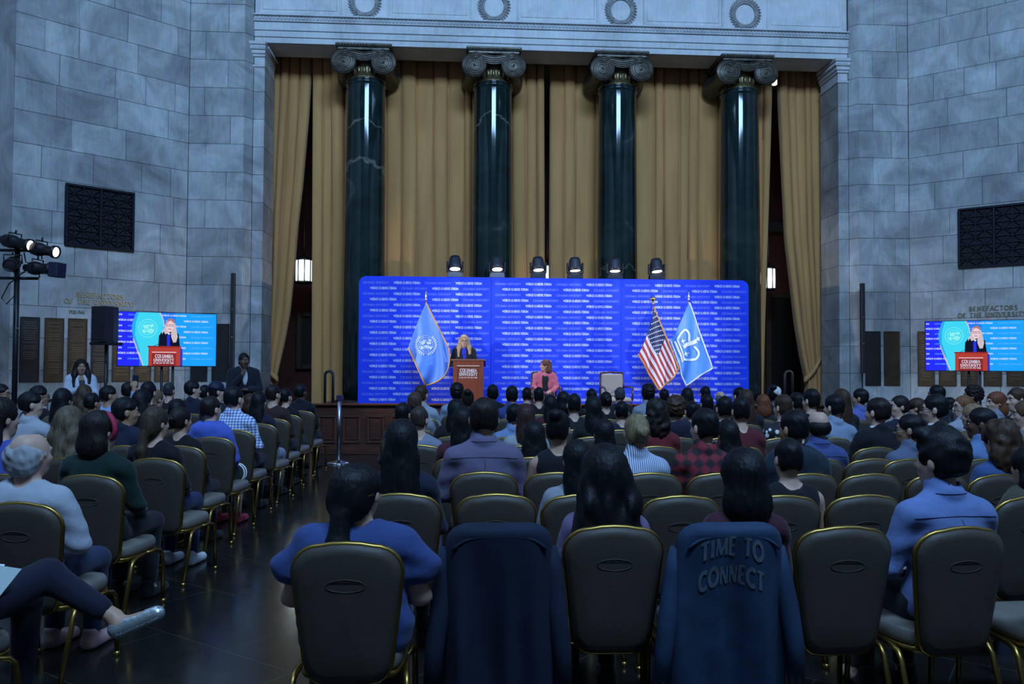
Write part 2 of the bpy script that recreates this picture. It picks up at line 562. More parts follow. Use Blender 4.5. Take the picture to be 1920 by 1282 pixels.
# carved leaf moulding between two fillets
lm = MB().box(XA, XB, 18.50, 18.6, 9.285, 9.385)
n = 170
for i in range(n):
    x = XA + (i + .5) * (XB - XA) / n
    lm.ball((x, 18.495, 9.338), (.026, .03, .043), 6, 5)
    lm.ball((x + (XB - XA) / n / 2, 18.50, 9.32), (.008, .022, .03), 5, 4)
prop(lm.build('leaf_moulding', STONE_E, ent), kind='stuff')
COLX = [CENX + 2.915 * k for k in (-1.5, -.5, .5, 1.5)]
edges = [XA] + COLX + [XB]
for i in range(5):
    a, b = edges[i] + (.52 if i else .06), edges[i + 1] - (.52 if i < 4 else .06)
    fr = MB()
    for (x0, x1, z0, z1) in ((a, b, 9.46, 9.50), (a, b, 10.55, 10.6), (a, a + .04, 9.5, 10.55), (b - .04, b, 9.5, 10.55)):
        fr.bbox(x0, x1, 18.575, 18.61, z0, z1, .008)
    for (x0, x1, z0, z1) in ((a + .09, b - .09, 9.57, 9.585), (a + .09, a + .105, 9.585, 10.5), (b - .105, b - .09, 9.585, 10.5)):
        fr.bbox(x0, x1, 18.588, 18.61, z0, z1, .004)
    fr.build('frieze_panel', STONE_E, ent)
wr = MB()
for k in range(34):
    w = 2 * PI * k / 34
    for j, (rr, tl) in enumerate(((.29, .5), (.25, -.5), (.335, .9))):
        c = Vector((rr * math.cos(w), -.02 - .012 * (j == 0), rr * math.sin(w) * 1.06))
        t = w + PI / 2 + tl
        def TT(q, c=c, t=t):
            x, y, z = q
            return Vector((c.x + x * math.cos(t) - z * math.sin(t), c.y + y, c.z + x * math.sin(t) + z * math.cos(t)))
        wr.ball((0, 0, 0), (.055, .022, .02), 6, 4, T=TT)
wrm = wr.mesh('wreath', M('carved_wreath_stone', (.30, .285, .27), .7, var=.3, vscale=12))
for x in COLX:
    link_mesh('wreath', wrm, ent, (x, 18.60, 9.80))

# ---------------------------------------------------------------- columns
shaft = MB()
prof = [(.58, .36), (.60, .42), (.60, .50), (.545, .56), (.52, .60), (.56, .66), (.56, .72), (.50, .78), (.478, .84)]
shaft_p = [(.478, .84)]
for i in range(1, 21):
    t = i / 20
    shaft_p.append((.478 - .043 * t ** 1.6, .84 + (7.95 - .84) * t))
shaft_p += [(.437, 7.97), (.455, 7.99), (.462, 8.015), (.455, 8.04), (.440, 8.05), (.440, 8.065), (.450, 8.08), (.440, 8.095)]
shaft.lathe(shaft_p, n=56)
shaft_me = shaft.mesh('shaft', MARBLE)
base_me = MB().lathe(prof, n=48).box(-.66, .66, -.66, .66, 0, .36).mesh('base', BRONZE)


def spiral(cx, cz, R, turns, dirn, y, a0=PI / 2, n=70):
    pts, rs = [], []
    for i in range(n):
        t = i / (n - 1)
        r = R * (1 - t) ** 1.05 + .012
        a = a0 + dirn * t * turns * 2 * PI
        pts.append((cx + r * math.cos(a), y, cz + r * math.sin(a)))
        rs.append(.017 * (1 - .55 * t))
    return pts, rs


cap = MB()
VX, VZ, VR = .445, 8.39, .288
for s in (-1, 1):
    # bolster joining front and back volutes
    cap.lathe([(VR * .9, -.57), (VR, -.55), (VR * .98, -.50), (VR * .74, -.30), (VR * .62, -.08), (VR * .70, 0), (VR * .62, .08), (VR * .74, .30), (VR * .98, .50), (VR, .55), (VR * .9, .57)],
              c=(s * VX, 0, VZ), n=32, axis='y')
    for f in (-1, 1):
        p, r = spiral(s * VX, VZ, VR - .02, 2.75, s, f * .575)
        cap.tube(p, r, 6)
        p, r = spiral(s * VX, VZ, VR - .072, 2.25, s, f * .572)
        cap.tube(p, [q * .55 for q in r], 5)
        cap.ball((s * VX, f * .575, VZ), .03, 8, 6)
# cushion: sagging channel between the volutes
for f in (-1, 1):
    for (zt, rr, yy) in ((8.662, .017, .575), (8.61, .012, .578), (8.57, .010, .578), (8.53, .016, .575)):
        k = (zt - 8.53) / .13
        pts = []
        for i in range(25):
            x = -VX + 2 * VX * i / 24
            sag = .085 * (math.cos(x / VX * PI / 2) ** 2) * (1.0 - .15 * k)
            pts.append((x, f * yy, zt - sag))
        cap.tube(pts, rr, 6)
    top = [(-VX + 2 * VX * i / 20) for i in range(21)]
    poly = [(x, 8.675 - .085 * math.cos(x / VX * PI / 2) ** 2 * .85) for x in top] + [(x, 8.50 - .085 * math.cos(x / VX * PI / 2) ** 2) for x in top[::-1]]
    cap.prism(poly, (lambda x, z, t, f=f: (x, f * t, z)) if f < 0 else (lambda x, z, t: (-x, t, z)), .52, .572)
cap.bbox(-.42, .42, -.53, .53, 8.42, 8.64, .02)
cap.bbox(-.60, .60, -.60, .60, 8.715, 8.745, .012)
cap_me = cap.mesh('capital', BRONZE)
ab = MB().bbox(-.585, .585, -.585, .585, 8.64, 8.72, .02).bbox(-.625, .625, -.61, .61, 8.745, 8.80, .015)
for i in range(18):
    for f in (-1, 1):
        ab.ball((-.575 + i * .0677, f * .60, 8.735), (.022, .02, .03), 6, 5)
        ab.ball((f * .60, -.575 + i * .0677, 8.735), (.02, .022, .03), 6, 5)
ab_me = ab.mesh('abacus', BRONZE)
nk = MB().lathe([(.455, 8.09), (.44, 8.125), (.40, 8.17), (.375, 8.25), (.365, 8.41), (.40, 8.43), (.42, 8.46), (.40, 8.50), (.38, 8.53)], n=48)
for i in range(20):
    a = 2 * PI * i / 20
    nk.ball((.39 * math.cos(a), .39 * math.sin(a), 8.27), (.045, .045, .10), 6, 5)
    nk.ball((.42 * math.cos(a + .157), .42 * math.sin(a + .157), 8.455), (.028, .028, .03), 6, 4)
nk_me = nk.mesh('neck_band', BRONZE_L)
names = ['leftmost, with a pale vein ring', 'second from the left, behind the podium', 'third from the left, behind the empty chair', 'rightmost, behind the crowned flag']
for x, nm in zip(COLX, names):
    c = empty('column', (x, 19.0, 0))
    prop(c, 'dark green marble ionic column, ' + nm, 'column', 'columns of the colonnade')
    link_mesh('shaft', shaft_me, c); link_mesh('base', base_me, c)
    cp = link_mesh('capital', cap_me, c)
    link_mesh('abacus', ab_me, cp); link_mesh('neck_band', nk_me, cp)

# ---------------------------------------------------------------- ambulatory behind the columns
o = MB().box(CENX - 9.5, CENX + 9.5, 23.6, 23.8, 0, 9.2).box(CENX - 9.5, CENX - 9.3, 19.9, 23.6, 0, 9.2).box(CENX + 9.3, CENX + 9.5, 19.9, 23.6, 0, 9.2).build('wall_ambulatory', REDWALL)
prop(o, 'dark red wall of the passage behind the curtains', kind='structure')
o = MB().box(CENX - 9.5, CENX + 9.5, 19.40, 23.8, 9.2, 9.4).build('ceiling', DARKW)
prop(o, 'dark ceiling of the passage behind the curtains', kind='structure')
DOORM = M('brown_door_wood', (.075, .045, .025), .5, var=.3, vscale=4)


def wall_door(n, u0, u1, v0, v1, label):
    a, b = at_y(u0, v1, 23.55), at_y(u1, v0, 23.55)
    d = MB().box(a.x, b.x, 23.5, 23.6, max(a.z, .6), b.z).build('door_%d' % n, M('door_dark', (.012, .010, .008), .5))
    prop(d, label, kind='structure')
    f = MB()
    for (x0, x1, z0, z1) in ((a.x - .16, a.x, a.z - .16, b.z + .16), (b.x, b.x + .16, a.z - .16, b.z + .16), (a.x, b.x, b.z, b.z + .16), (a.x, b.x, a.z - .16, a.z)):
        f.bbox(x0, x1, 23.44, 23.6, z0, z1, .03)
    f.build('door_frame', DOORM, d)


wall_door(1, 566, 605, 595, 682, 'dark framed door panel in the passage left of the stage')
wall_door(2, 1446, 1500, 560, 760, 'dark doorway in the passage right of the stage')
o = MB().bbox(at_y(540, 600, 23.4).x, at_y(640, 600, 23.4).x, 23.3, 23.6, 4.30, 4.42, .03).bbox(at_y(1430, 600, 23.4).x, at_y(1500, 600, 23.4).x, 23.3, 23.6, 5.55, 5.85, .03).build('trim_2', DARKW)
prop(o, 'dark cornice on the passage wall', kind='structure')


def lantern(u, v0, v1, w, y, label):
    p = at_y(u, (v0 + v1) / 2, y)
    hh = (at_y(u, v0, y).z - at_y(u, v1, y).z) / 2
    r = w / 2
    L_ = empty('wall_lantern', (p.x, p.y, p.z - hh))
    prop(L_, label, 'lantern', 'lit wall lanterns')
    MB().lathe([(r * .9, .05), (r, .08), (r, 2 * hh - .04), (r * .95, 2 * hh)], n=20).build('glass_shade', GLASSW, L_)
    fr = MB()
    for k in range(8):
        a = 2 * PI * (k + .3) / 8
        fr.tube([(r * 1.02 * math.cos(a), r * 1.02 * math.sin(a), .03), (r * 1.02 * math.cos(a), r * 1.02 * math.sin(a), 2 * hh)], .016, 5)
    fr.lathe([(r * .8, 0), (r * 1.06, .02), (r * 1.06, .06), (r * .9, .07)], n=20)
    fr.lathe([(r * 1.06, 2 * hh - .02), (r * 1.1, 2 * hh), (r * .8, 2 * hh + .07), (.03, 2 * hh + .1)], n=20)
    fr.build('metal_frame', BLACKM, L_)
    MB().tube([(0, 0, 2 * hh + .1), (0, 0, 9.2 - (p.z - hh))], .015, 6).build('hanging_rod', BLACKM, L_)
    l = bpy.data.lights.new('lantern_bulb', 'POINT'); l.energy = 14; l.color = (.85, .97, 1.0); l.shadow_soft_size = r
    lo = bpy.data.objects.new('lantern_bulb', l); COL.objects.link(lo); lo.location = (p.x, p.y - .45, p.z)
    return L_


lantern(570, 487, 532, .43, 22.0, 'lit glass lantern hanging between the curtains left of the stage')
lantern(1441, 503, 545, .36, 22.0, 'lit glass lantern hanging right of the rightmost column')
lantern(1026, 498, 545, .30, 22.4, 'lit lantern glimpsed through the gap in the middle curtains')
for (u, v0, v1, w, lb) in ((585, 98, 124, .05, 'thin bright tube lamp at the top of the left curtain gap'), (1452, 132, 158, .16, 'small bright lamp beside the rightmost capital')):
    y = 21.2
    a, b = at_y(u, v1, y), at_y(u, v0, y)
    t = empty('ceiling_lamp', (a.x, y, a.z)); prop(t, lb, 'lamp')
    MB().lathe([(w * .3, -.02), (w / 2, .0), (w / 2, b.z - a.z)], n=12).build('bulb', M('warm_bulb', (1, .86, .55), .4, emit=4), t)
    MB().tube([(0, 0, b.z - a.z), (0, 0, 9.2 - a.z)], .02, 6).build('lamp_stem', BLACKM, t)

# ---------------------------------------------------------------- curtains
def interp(tab, v):
    if v <= tab[0][0]: return tab[0][1]
    for (a, x), (b, y) in zip(tab, tab[1:]):
        if v <= b: return x + (y - x) * (v - a) / (b - a)
    return tab[-1][1]


def curtain(label, left, right, folds, y=19.84, seed=0, amp=.17, tie=None):
    """left / right: edge tables (image height -> image x), turned into places on the plane y"""
    rnd = random.Random(seed)
    cuts = [0.0]
    for i in range(folds): cuts.append(cuts[-1] + rnd.uniform(.5, 1.5))
    cuts = [c / cuts[-1] for c in cuts]
    amps = [rnd.uniform(.45, 1.25) * amp for _ in range(folds)]
    ph = [rnd.uniform(0, 6) for _ in range(folds)]
    sub = 10
    ss = []
    for i in range(folds):
        for j in range(sub):
            jj = (0, .03, .06, .10, .26, .44, .62, .80, .92, .965)[j]
            ss.append((cuts[i] + (cuts[i + 1] - cuts[i]) * jj, i, jj))
    ss.append((1.0, folds - 1, 1.0))
    rows = []
    zt, zb, nz = 9.15, .02, 46
    vb = 1000
    for k in range(nz + 1):
        z = zt + (zb - zt) * k / nz
        v = horizon(800) - (z - 1.63) * 1550 / 19.6
        xl = at_y(interp(left, v), v, y).x
        xr = at_y(interp(right, v), v, y).x
        row = []
        for (s_, i, q) in ss:
            wv = .012 * math.sin(z * .9 + ph[i])
            dep = amps[i] * (.72 * min(1.0, 13.0 * min(q, 1 - q) + .0) ** .6 + .28 * math.sin(PI * q)) * (1 + .25 * math.sin(z * .55 + ph[i]))
            row.append((xl + (xr - xl) * s_ + wv * math.sin(PI * s_), y - dep + .02 * math.sin(3 * s_ + ph[0]), z))
        rows.append(row)
    n = len(ss)
    mb = MB()
    back = [[(p[0], p[1] + .02, p[2]) for p in r] for r in rows]
    rings = [r + b[::-1] for r, b in zip(rows, back)]
    mb.loft(rings, closed=True)
    x0 = sum(p[0] for p in rows[-1]) / n
    c = empty('curtain', (x0, y, 0))
    prop(c, label, 'curtain', 'gold curtains behind the columns')
    mb.v = [(p[0] - x0, p[1] - y, p[2]) for p in mb.v]
    mb.build('drape', CURTAIN, c)
    if tie:
        a, b = at_y(tie[0], tie[1], y - .16), at_y(tie[2], tie[3], y - .20)
        a, b = a - Vector((x0, y, 0)), b - Vector((x0, y, 0))
        t = MB()
        rings = []
        for i in range(9):
            q = i / 8
            p = a.lerp(b, q) + Vector((0, -.05 * math.sin(PI * q), -.05 * math.sin(PI * q)))
            rings.append([(p.x - .01, p.y, p.z + .09), (p.x - .01, p.y - .03, p.z), (p.x, p.y, p.z - .09), (p.x, p.y + .05, p.z)])
        t.loft(rings)
        t.build('tieback', CURTAIN, c)
    return c


curtain('gold curtain tied back at the left end of the colonnade', [(125, 496), (400, 490), (700, 487), (760, 487)],
        [(125, 585), (215, 580), (352, 568), (420, 560), (507, 553), (585, 545), (645, 534), (709, 519), (760, 522)], 5, seed=3, tie=(486, 668, 522, 712))
curtain('gold curtain strip just left of the leftmost column', [(125, 587), (745, 584)], [(125, 665), (745, 665)], 4, seed=4)
curtain('wide gold curtain between the two left columns', [(125, 700), (520, 700)], [(125, 905), (520, 905)], 8, seed=5)
curtain('gold curtain left of the dark middle gap', [(125, 935), (520, 935)], [(125, 1020), (520, 1021)], 4, seed=6)
curtain('gold curtain right of the dark middle gap', [(125, 1031), (520, 1029)], [(125, 1135), (520, 1135)], 4, seed=7)
curtain('wide gold curtain between the two right columns', [(125, 1170), (520, 1170)], [(125, 1365), (520, 1365)], 8, seed=8)
curtain('narrow gold curtain just right of the rightmost column', [(125, 1390), (745, 1395)], [(160, 1445), (440, 1438), (740, 1430)], 3, seed=9)
curtain('gold curtain tied back at the right end of the colonnade', [(160, 1458), (335, 1466), (440, 1471), (602, 1489), (665, 1499), (717, 1510), (760, 1506)],
        [(125, 1537), (760, 1541)], 5, seed=10, tie=(1542, 668, 1508, 714))

# ---------------------------------------------------------------- things on the side walls
def wall_xy(side, part, u, v):
    p0, n, ang = WALLN[(side, part)]
    p = on_plane(u, v, p0, n)
    t = Vector((math.cos(ang), math.sin(ang), 0))
    return (p - p0).dot(t), p.z


VENTM = M('blackened_grille', (.010, .012, .018), .45, .6)


def vent(side, u0, u1, v0, v1, nx, nz, label):
    p0, n, ang = WALLN[(side, 'chamfer')]
    um = (u0 + u1) / 2
    x0, _ = wall_xy(side, 'chamfer', u0, (v0 + v1) / 2)
    x1, _ = wall_xy(side, 'chamfer', u1, (v0 + v1) / 2)
    _, z1 = wall_xy(side, 'chamfer', um, v0)
    _, z0 = wall_xy(side, 'chamfer', um, v1)
    W, H = x1 - x0, z1 - z0
    t = Vector((math.cos(ang), math.sin(ang), 0))
    g = empty('wall_vent', p0 + t * x0 + Vector((0, 0, z0)), ang)
    prop(g, label, 'vent', 'black wall grilles')
    MB().box(0, W, -.006, .004, 0, H).build('backing', M('vent_dark', (.004, .005, .008), .8), g)  # near-black sheet, colour stands in for shade of the hole behind the grille
    fr = MB()
    for (a, b, c, d) in ((0, W, 0, .05), (0, W, H - .05, H), (0, .05, .05, H - .05), (W - .05, W, .05, H - .05), (W / 2 - .025, W / 2 + .025, .05, H - .05)):
        fr.bbox(a, b, -.055, .0, c, d, .008)
    fr.build('frame', VENTM, g)
    cw, ch = W / nx, (H - .1) / nz
    cell = MB()
    for (a, b, c, d) in ((0, cw, -.009, .009), (-.009, .009, 0, ch), (0, cw, ch / 2 - .006, ch / 2 + .006), (cw / 2 - .006, cw / 2 + .006, 0, ch)):
        cell.box(a, b, -.04, -.01, c, d)
    for (a, b) in (((0, 0), (cw, ch)), ((cw, 0), (0, ch))):
        cell.tube([(a[0], -.03, a[1]), (b[0], -.03, b[1])], .008, 4)
    cm = cell.mesh('lattice_cell', VENTM)
    for i in range(nx):
        for j in range(nz):
            link_mesh('lattice_cell', cm, g, (i * cw, 0, .05 + j * ch))
    return g


vent('left', 121, 251, 352, 467, 4, 4, 'square black lattice vent in the left stone wall')
vent('right', 1797, 1935, 385, 500, 4, 4, 'square black lattice vent in the right stone wall')

PLQ_D = M('dark_bronze_plaque', (.035, .030, .028), .42, .5, var=.2, vscale=4)
PLQ_B = M('brown_bronze_plaque', (.075, .045, .022), .45, .5, var=.25, vscale=4)
PLQ_T = M('plaque_raised_text', (.17, .13, .085), .45, .6)
rp = random.Random(11)


def plaque(side, part, u0, u1, v0, v1, mat_, txt, label):
    p0, n, ang = WALLN[(side, part)]
    um = (u0 + u1) / 2
    x0, _ = wall_xy(side, part, u0, v1)
    x1, _ = wall_xy(side, part, u1, v1)
    _, z1 = wall_xy(side, part, um, v0)
    _, z0 = wall_xy(side, part, um, v1)
    W, H = x1 - x0, z1 - z0
    t = Vector((math.cos(ang), math.sin(ang), 0))
    g = empty('name_plaque', p0 + t * x0 + Vector((0, 0, z0)), ang)
    prop(g, label, 'plaque', 'bronze name plaques')
    MB().bbox(0, W, -.025, .0, 0, H, .01).build('plate', mat_, g)
    fr = MB()
    for (a, b, c, d) in ((.0, W, .0, .018), (.0, W, H - .018, H), (.0, .018, .018, H - .018), (W - .018, W, .018, H - .018)):
        fr.bbox(a, b, -.034, -.02, c, d, .004)
    fr.build('rim', mat_, g)
    if txt:
        mb = MB()
        z = H - .10
        while z > H * txt:
            ww = W * rp.uniform(.25, .40)
            x = W / 2 - ww
            while x < W / 2 + ww:
                l = rp.uniform(.012, .03)
                mb.box(x, min(x + l, W / 2 + ww), -.028, -.024, z, z + .014)
                x += l + .006
            z -= rp.choice((.04, .04, .055, .075))
        prop(mb.build('raised_lettering', PLQ_T, g), kind='stuff')
    return g


ords = ['first', 'second', 'third', 'fourth', 'fifth', 'sixth', 'seventh']
LP = [(34.5, 72, 594, 716, PLQ_D, .32), (81, 117.5, 596, 716, PLQ_B, .12), (125, 161, 597, 716, PLQ_B, .1), (169, 202, 599, 716, PLQ_D, .1),
      (209, 243, 600, 715, PLQ_B, .1), (250, 282, 601, 715, PLQ_B, .1), (289, 316, 602, 715, PLQ_B, .1)]
for i, (a, b, c, d, m_, t_) in enumerate(LP):
    plaque('left', 'chamfer', a, b, c, d, m_, t_, 'bronze name plaque on the left angled wall, %s right of the lighting stand' % ords[i])
plaque('left', 'pier', 357, 389, 606, 714.5, PLQ_D, 0, 'blank dark plaque on the left pier, partly behind the screen')
plaque('left', 'pier', 397, 430, 607, 714.5, PLQ_D, 0, 'blank dark plaque on the left pier, nearest the slim black pole')
plaque('right', 'pier', 1621.6, 1651, 621, 722.5, PLQ_D, 0, 'blank grey plaque on the right pier beside the slim black pole')
plaque('right', 'pier', 1657, 1687, 621, 722.5, PLQ_B, 0, 'blank brown plaque on the right pier')
RP = [(1721.5, 1753), (1761, 1794), (1802, 1834.5), (1845, 1879), (1888, 1925)]
for i, (a, b) in enumerate(RP):
    plaque('right', 'chamfer', a, b, 621 - i * .6, 723.5, PLQ_B, .1, 'brown bronze name plaque under the right screen, %s from the pier' % ords[i])

for side, uu in (('left', (432, 438, 512, 692)), ('right', (1613.5, 1622.5, 531, 700))):
    u0, u1, v0, v1 = uu
    um = (u0 + u1) / 2
    a, b = at_y(um, v1, 18.1), at_y(um, v0, 18.1)
    W = .085
    g = empty('column_loudspeaker', (a.x, 18.1, 0)); prop(g, 'slim tall black column loudspeaker in front of the %s pier' % side, 'loudspeaker', 'slim column loudspeakers')
    MB().bbox(-W / 2, W / 2, -.05, .05, a.z, b.z, .01).build('speaker_array', BLACKP, g)
    MB().tube([(0, .03, .03), (0, .03, a.z)], .02, 8).build('pole', BLACKM, g)
    MB().lathe([(.22, 0), (.22, .015), (.03, .03)], n=24).build('base_plate', BLACKM, g)
    for k in (.33, .62):
        MB().lathe([(.012, -.056), (.012, -.05)], c=(0, 0, a.z + (b.z - a.z) * k), n=8, axis='y').build('screw', CHROME, g)
# ================================================================ lettering: strokes with serifs
def arc(cx, cy, rx, ry, a0, a1, n=9):
    return [(cx + rx * math.cos(math.radians(a0 + (a1 - a0) * i / (n - 1))), cy + ry * math.sin(math.radians(a0 + (a1 - a0) * i / (n - 1)))) for i in range(n)]


T_, t_ = 1.0, .55       # thick and thin strokes
GL = {
    'A': (.74, [(t_, [(.02, 0), (.37, 1)]), (T_, [(.37, 1), (.72, 0)]), (t_, [(.15, .34), (.59, .34)])], [(.02, 0), (.72, 0)]),
    'B': (.62, [(T_, [(.12, 0), (.12, 1)]), (t_, [(.12, 1), (.32, 1)] + arc(.32, .765, .21, .235, 90, -90, 6) + [(.12, .53)]), (T_, [(.30, .53)] + arc(.32, .265, .26, .265, 90, -90, 6) + [(.12, 0)])], []),
    'C': (.74, [(T_, arc(.42, .5, .38, .5, 48, 312, 14))], []),
    'D': (.78, [(T_, [(.12, 0), (.12, 1)]), (T_, [(.12, 1), (.3, 1)] + arc(.3, .5, .42, .5, 90, -90, 9) + [(.12, 0)])], []),
    'E': (.6, [(T_, [(.12, 0), (.12, 1)]), (t_, [(.05, 1), (.55, 1)]), (t_, [(.12, .52), (.46, .52)]), (t_, [(.05, 0), (.57, 0)])], []),
    'F': (.57, [(T_, [(.12, 0), (.12, 1)]), (t_, [(.05, 1), (.54, 1)]), (t_, [(.12, .5), (.44, .5)])], [(.12, 0)]),
    'H': (.8, [(T_, [(.14, 0), (.14, 1)]), (T_, [(.66, 0), (.66, 1)]), (t_, [(.14, .52), (.66, .52)])], [(.14, 0), (.14, 1), (.66, 0), (.66, 1)]),
    'I': (.3, [(T_, [(.15, 0), (.15, 1)])], [(.15, 0), (.15, 1)]),
    'K': (.74, [(T_, [(.12, 0), (.12, 1)]), (t_, [(.12, .42), (.62, 1)]), (T_, [(.28, .58), (.7, 0)])], [(.12, 0), (.12, 1)]),
    'L': (.58, [(T_, [(.12, 0), (.12, 1)]), (t_, [(.05, 0), (.55, 0)])], [(.12, 1)]),
    'M': (.96, [(t_, [(.1, 0), (.14, 1)]), (T_, [(.14, 1), (.48, .05)]), (t_, [(.48, .05), (.82, 1)]), (T_, [(.82, 1), (.86, 0)])], [(.1, 0), (.86, 0)]),
    'N': (.8, [(t_, [(.12, 0), (.12, 1)]), (T_, [(.12, 1), (.68, 0)]), (t_, [(.68, 0), (.68, 1)])], [(.12, 0), (.68, 1)]),
    'O': (.86, [(T_, arc(.43, .5, .38, .5, 0, 360, 18))], []),
    'R': (.68, [(T_, [(.12, 0), (.12, 1)]), (t_, [(.12, 1), (.32, 1)] + arc(.32, .75, .23, .25, 90, -90, 6) + [(.12, .5)]), (T_, [(.3, .5), (.64, 0)])], [(.12, 0)]),
    'S': (.56, [(T_, arc(.28, .75, .2, .25, 40, 200, 7) + arc(.28, .26, .22, .26, 100, -140, 9)[1:])], []),
    'T': (.66, [(T_, [(.33, 0), (.33, 1)]), (t_, [(.03, 1), (.63, 1)])], [(.33, 0)]),
    'U': (.78, [(T_, [(.13, 1), (.13, .32)] + arc(.39, .32, .26, .32, 180, 360, 8) + [(.65, 1)])], [(.13, 1), (.65, 1)]),
    'V': (.74, [(T_, [(.03, 1), (.37, 0)]), (t_, [(.37, 0), (.71, 1)])], [(.03, 1), (.71, 1)]),
    'W': (1.06, [(T_, [(.03, 1), (.3, 0)]), (t_, [(.3, 0), (.53, .9)]), (T_, [(.53, .9), (.77, 0)]), (t_, [(.77, 0), (1.03, 1)])], [(.03, 1), (1.03, 1)]),
    'Y': (.7, [(T_, [(.03, 1), (.35, .48)]), (t_, [(.35, .48), (.67, 1)]), (T_, [(.35, .48), (.35, 0)])], [(.35, 0), (.03, 1), (.67, 1)]),
    '1': (.4, [(T_, [(.08, .85), (.22, 1), (.22, 0)])], [(.22, 0)]),
    '9': (.6, [(T_, arc(.3, .7, .22, .28, 0, 360, 10) + [(.5, .45), (.36, 0)])], []),
    '3': (.56, [(T_, arc(.26, .76, .2, .24, 140, -80, 7) + arc(.26, .26, .24, .26, 80, -150, 8))], []),
    '0': (.62, [(T_, arc(.31, .5, .25, .5, 0, 360, 12))], []),
    '4': (.6, [(T_, [(.42, 0), (.42, 1), (.06, .3), (.56, .3)])], []),
    '-': (.36, [(T_, [(.05, .45), (.31, .45)])], []),
    ' ': (.42, [], []),
}


def lettering(mb, text, T, width=None, height=1.0, weight=.13, serif=.16, gap=.06, x0=0.0, align='l', bend=None):
    """adds flat strokes of the words to mb; T(x, y) -> point. Returns width."""
    tot = sum(GL[c][0] + gap for c in text) - gap
    sx = (width / (tot * height) if width else 1.0) * height
    W = tot * sx
    x = x0 - (W / 2 if align == 'c' else 0)
    def Q(px, py):
        return T(px, py)
    for c in text:
        w, strokes, ser = GL[c]
        for wt, pl in strokes:
            hw = weight * wt / 2
            n_ = len(pl)
            q = []
            for i in range(n_):
                nrm = []
                for (a, b) in ((pl[i - 1], pl[i]) if i else (None, None), (pl[i], pl[i + 1]) if i < n_ - 1 else (None, None)):
                    if a is None: continue
                    l = math.hypot(b[0] - a[0], b[1] - a[1])
                    if l > 1e-6: nrm.append((-(b[1] - a[1]) / l, (b[0] - a[0]) / l))
                mx_, my_ = sum(p[0] for p in nrm), sum(p[1] for p in nrm)
                l = math.hypot(mx_, my_) or 1
                mx_, my_ = mx_ / l, my_ / l
                k = hw / max(.45, mx_ * nrm[0][0] + my_ * nrm[0][1])
                q += [(pl[i][0] + mx_ * k, pl[i][1] + my_ * k), (pl[i][0] - mx_ * k, pl[i][1] - my_ * k)]
            mb.add([Q(x + a * sx, b * height) for a, b in q], [(2 * i, 2 * i + 1, 2 * i + 3, 2 * i + 2) for i in range(n_ - 1)], False)
        if serif:
            for (a, b) in ser:
                q = [(a - serif, b - .03), (a + serif, b - .03), (a + serif, b + .03), (a - serif, b + .03)]
                mb.add([Q(x + p * sx, r * height) for p, r in q], [(0, 1, 2, 3)], False)
        x += (w + gap) * sx
    return W


# inscriptions on the walls
LETM = M('gilt_letters', (.42, .34, .17), .4, .7)
LETD = M('worn_bronze_letters', (.20, .17, .10), .5, .5)
for side, rows_ in (('left', [('BENEFACTORS', 142, 231, 554.5, 8.4, LETM), ('OF THE UNIVERSITY', 120, 248, 567, 8.0, LETM), ('1930-1944', 129, 158, 585, 6.0, LETD)]),
                    ('right', [('BENEFACTORS', 1817, 1908, 577.5, 8, LETD), ('OF THE UNIVERSITY', 1796, 1925, 589.5, 7.6, LETD)])):
    p0, n, ang = WALLN[(side, 'chamfer')]
    t = Vector((math.cos(ang), math.sin(ang), 0))
    g = empty('wall_inscription', p0, ang)
    prop(g, 'raised metal inscription above the plaques on the %s wall' % side, 'inscription')
    for txt, u0, u1, vm, hp, m_ in rows_:
        xa, za = wall_xy(side, 'chamfer', u0, vm)
        xb, zb = wall_xy(side, 'chamfer', u1, vm)
        _, z1 = wall_xy(side, 'chamfer', (u0 + u1) / 2, vm - hp / 2)
        _, z0 = wall_xy(side, 'chamfer', (u0 + u1) / 2, vm + hp / 2)
        mb = MB()
        for off in (-.022, -.012):
            lettering(mb, txt, lambda x, y: (x, off, z0 + y), width=xb - xa, height=z1 - z0, weight=.17, serif=.2, gap=.16, x0=xa)
        prop(mb.build('lettering', m_, g), kind='stuff')
# ================================================================ stage
STG = .54
PARY = 15.2
PX0, PX1 = at_y(590, 760, PARY).x, CENX * 2 - at_y(590, 760, PARY).x
stage = empty('stage', (CENX, PARY, 0))
prop(stage, 'dark wood-panelled stage enclosure under the blue backdrop', 'stage')
sx0, sx1 = PX0 - CENX, PX1 - CENX
CARPET = M('dark_blue_stage_carpet', (.012, .014, .05), .9)
MB().box(sx0 + .05, sx1 - .05, .12, 3.0, 0, STG).build('platform', CARPET, stage)
PTOP = .925
w = MB().box(sx0, sx1, .04, .12, .08, PTOP - .03)
w.box(sx0, sx0 + .08, .12, 2.9, 0, PTOP - .03).box(sx1 - .08, sx1, .12, 2.9, 0, PTOP - .03)
front = w.build('front_panelling', WOODD, stage)
MB().bbox(sx0 - .05, sx1 + .05, -.03, .16, PTOP - .04, PTOP, .012).build('cap_rail', M('polished_cap_wood', (.095, .032, .016), .3, var=.2), stage)
MB().bbox(sx0 - .02, sx1 + .02, .0, .05, 0, .12, .008).build('plinth', WOODD, stage)
pitch = .43
npan = int((sx1 - sx0 - .1) / pitch)
st = (sx1 - sx0) / npan
pm = MB()
for (a, b, c, d) in ((.06, st - .06, .20, .235), (.06, st - .06, .665, .70), (.06, .095, .235, .665), (st - .095, st - .06, .235, .665)):
    pm.bbox(a, b, .015, .045, c, d, .01)
pm.bbox(.12, st - .12, .025, .045, .26, .64, .012)
pmm = pm.mesh('raised_panel', WOODD)
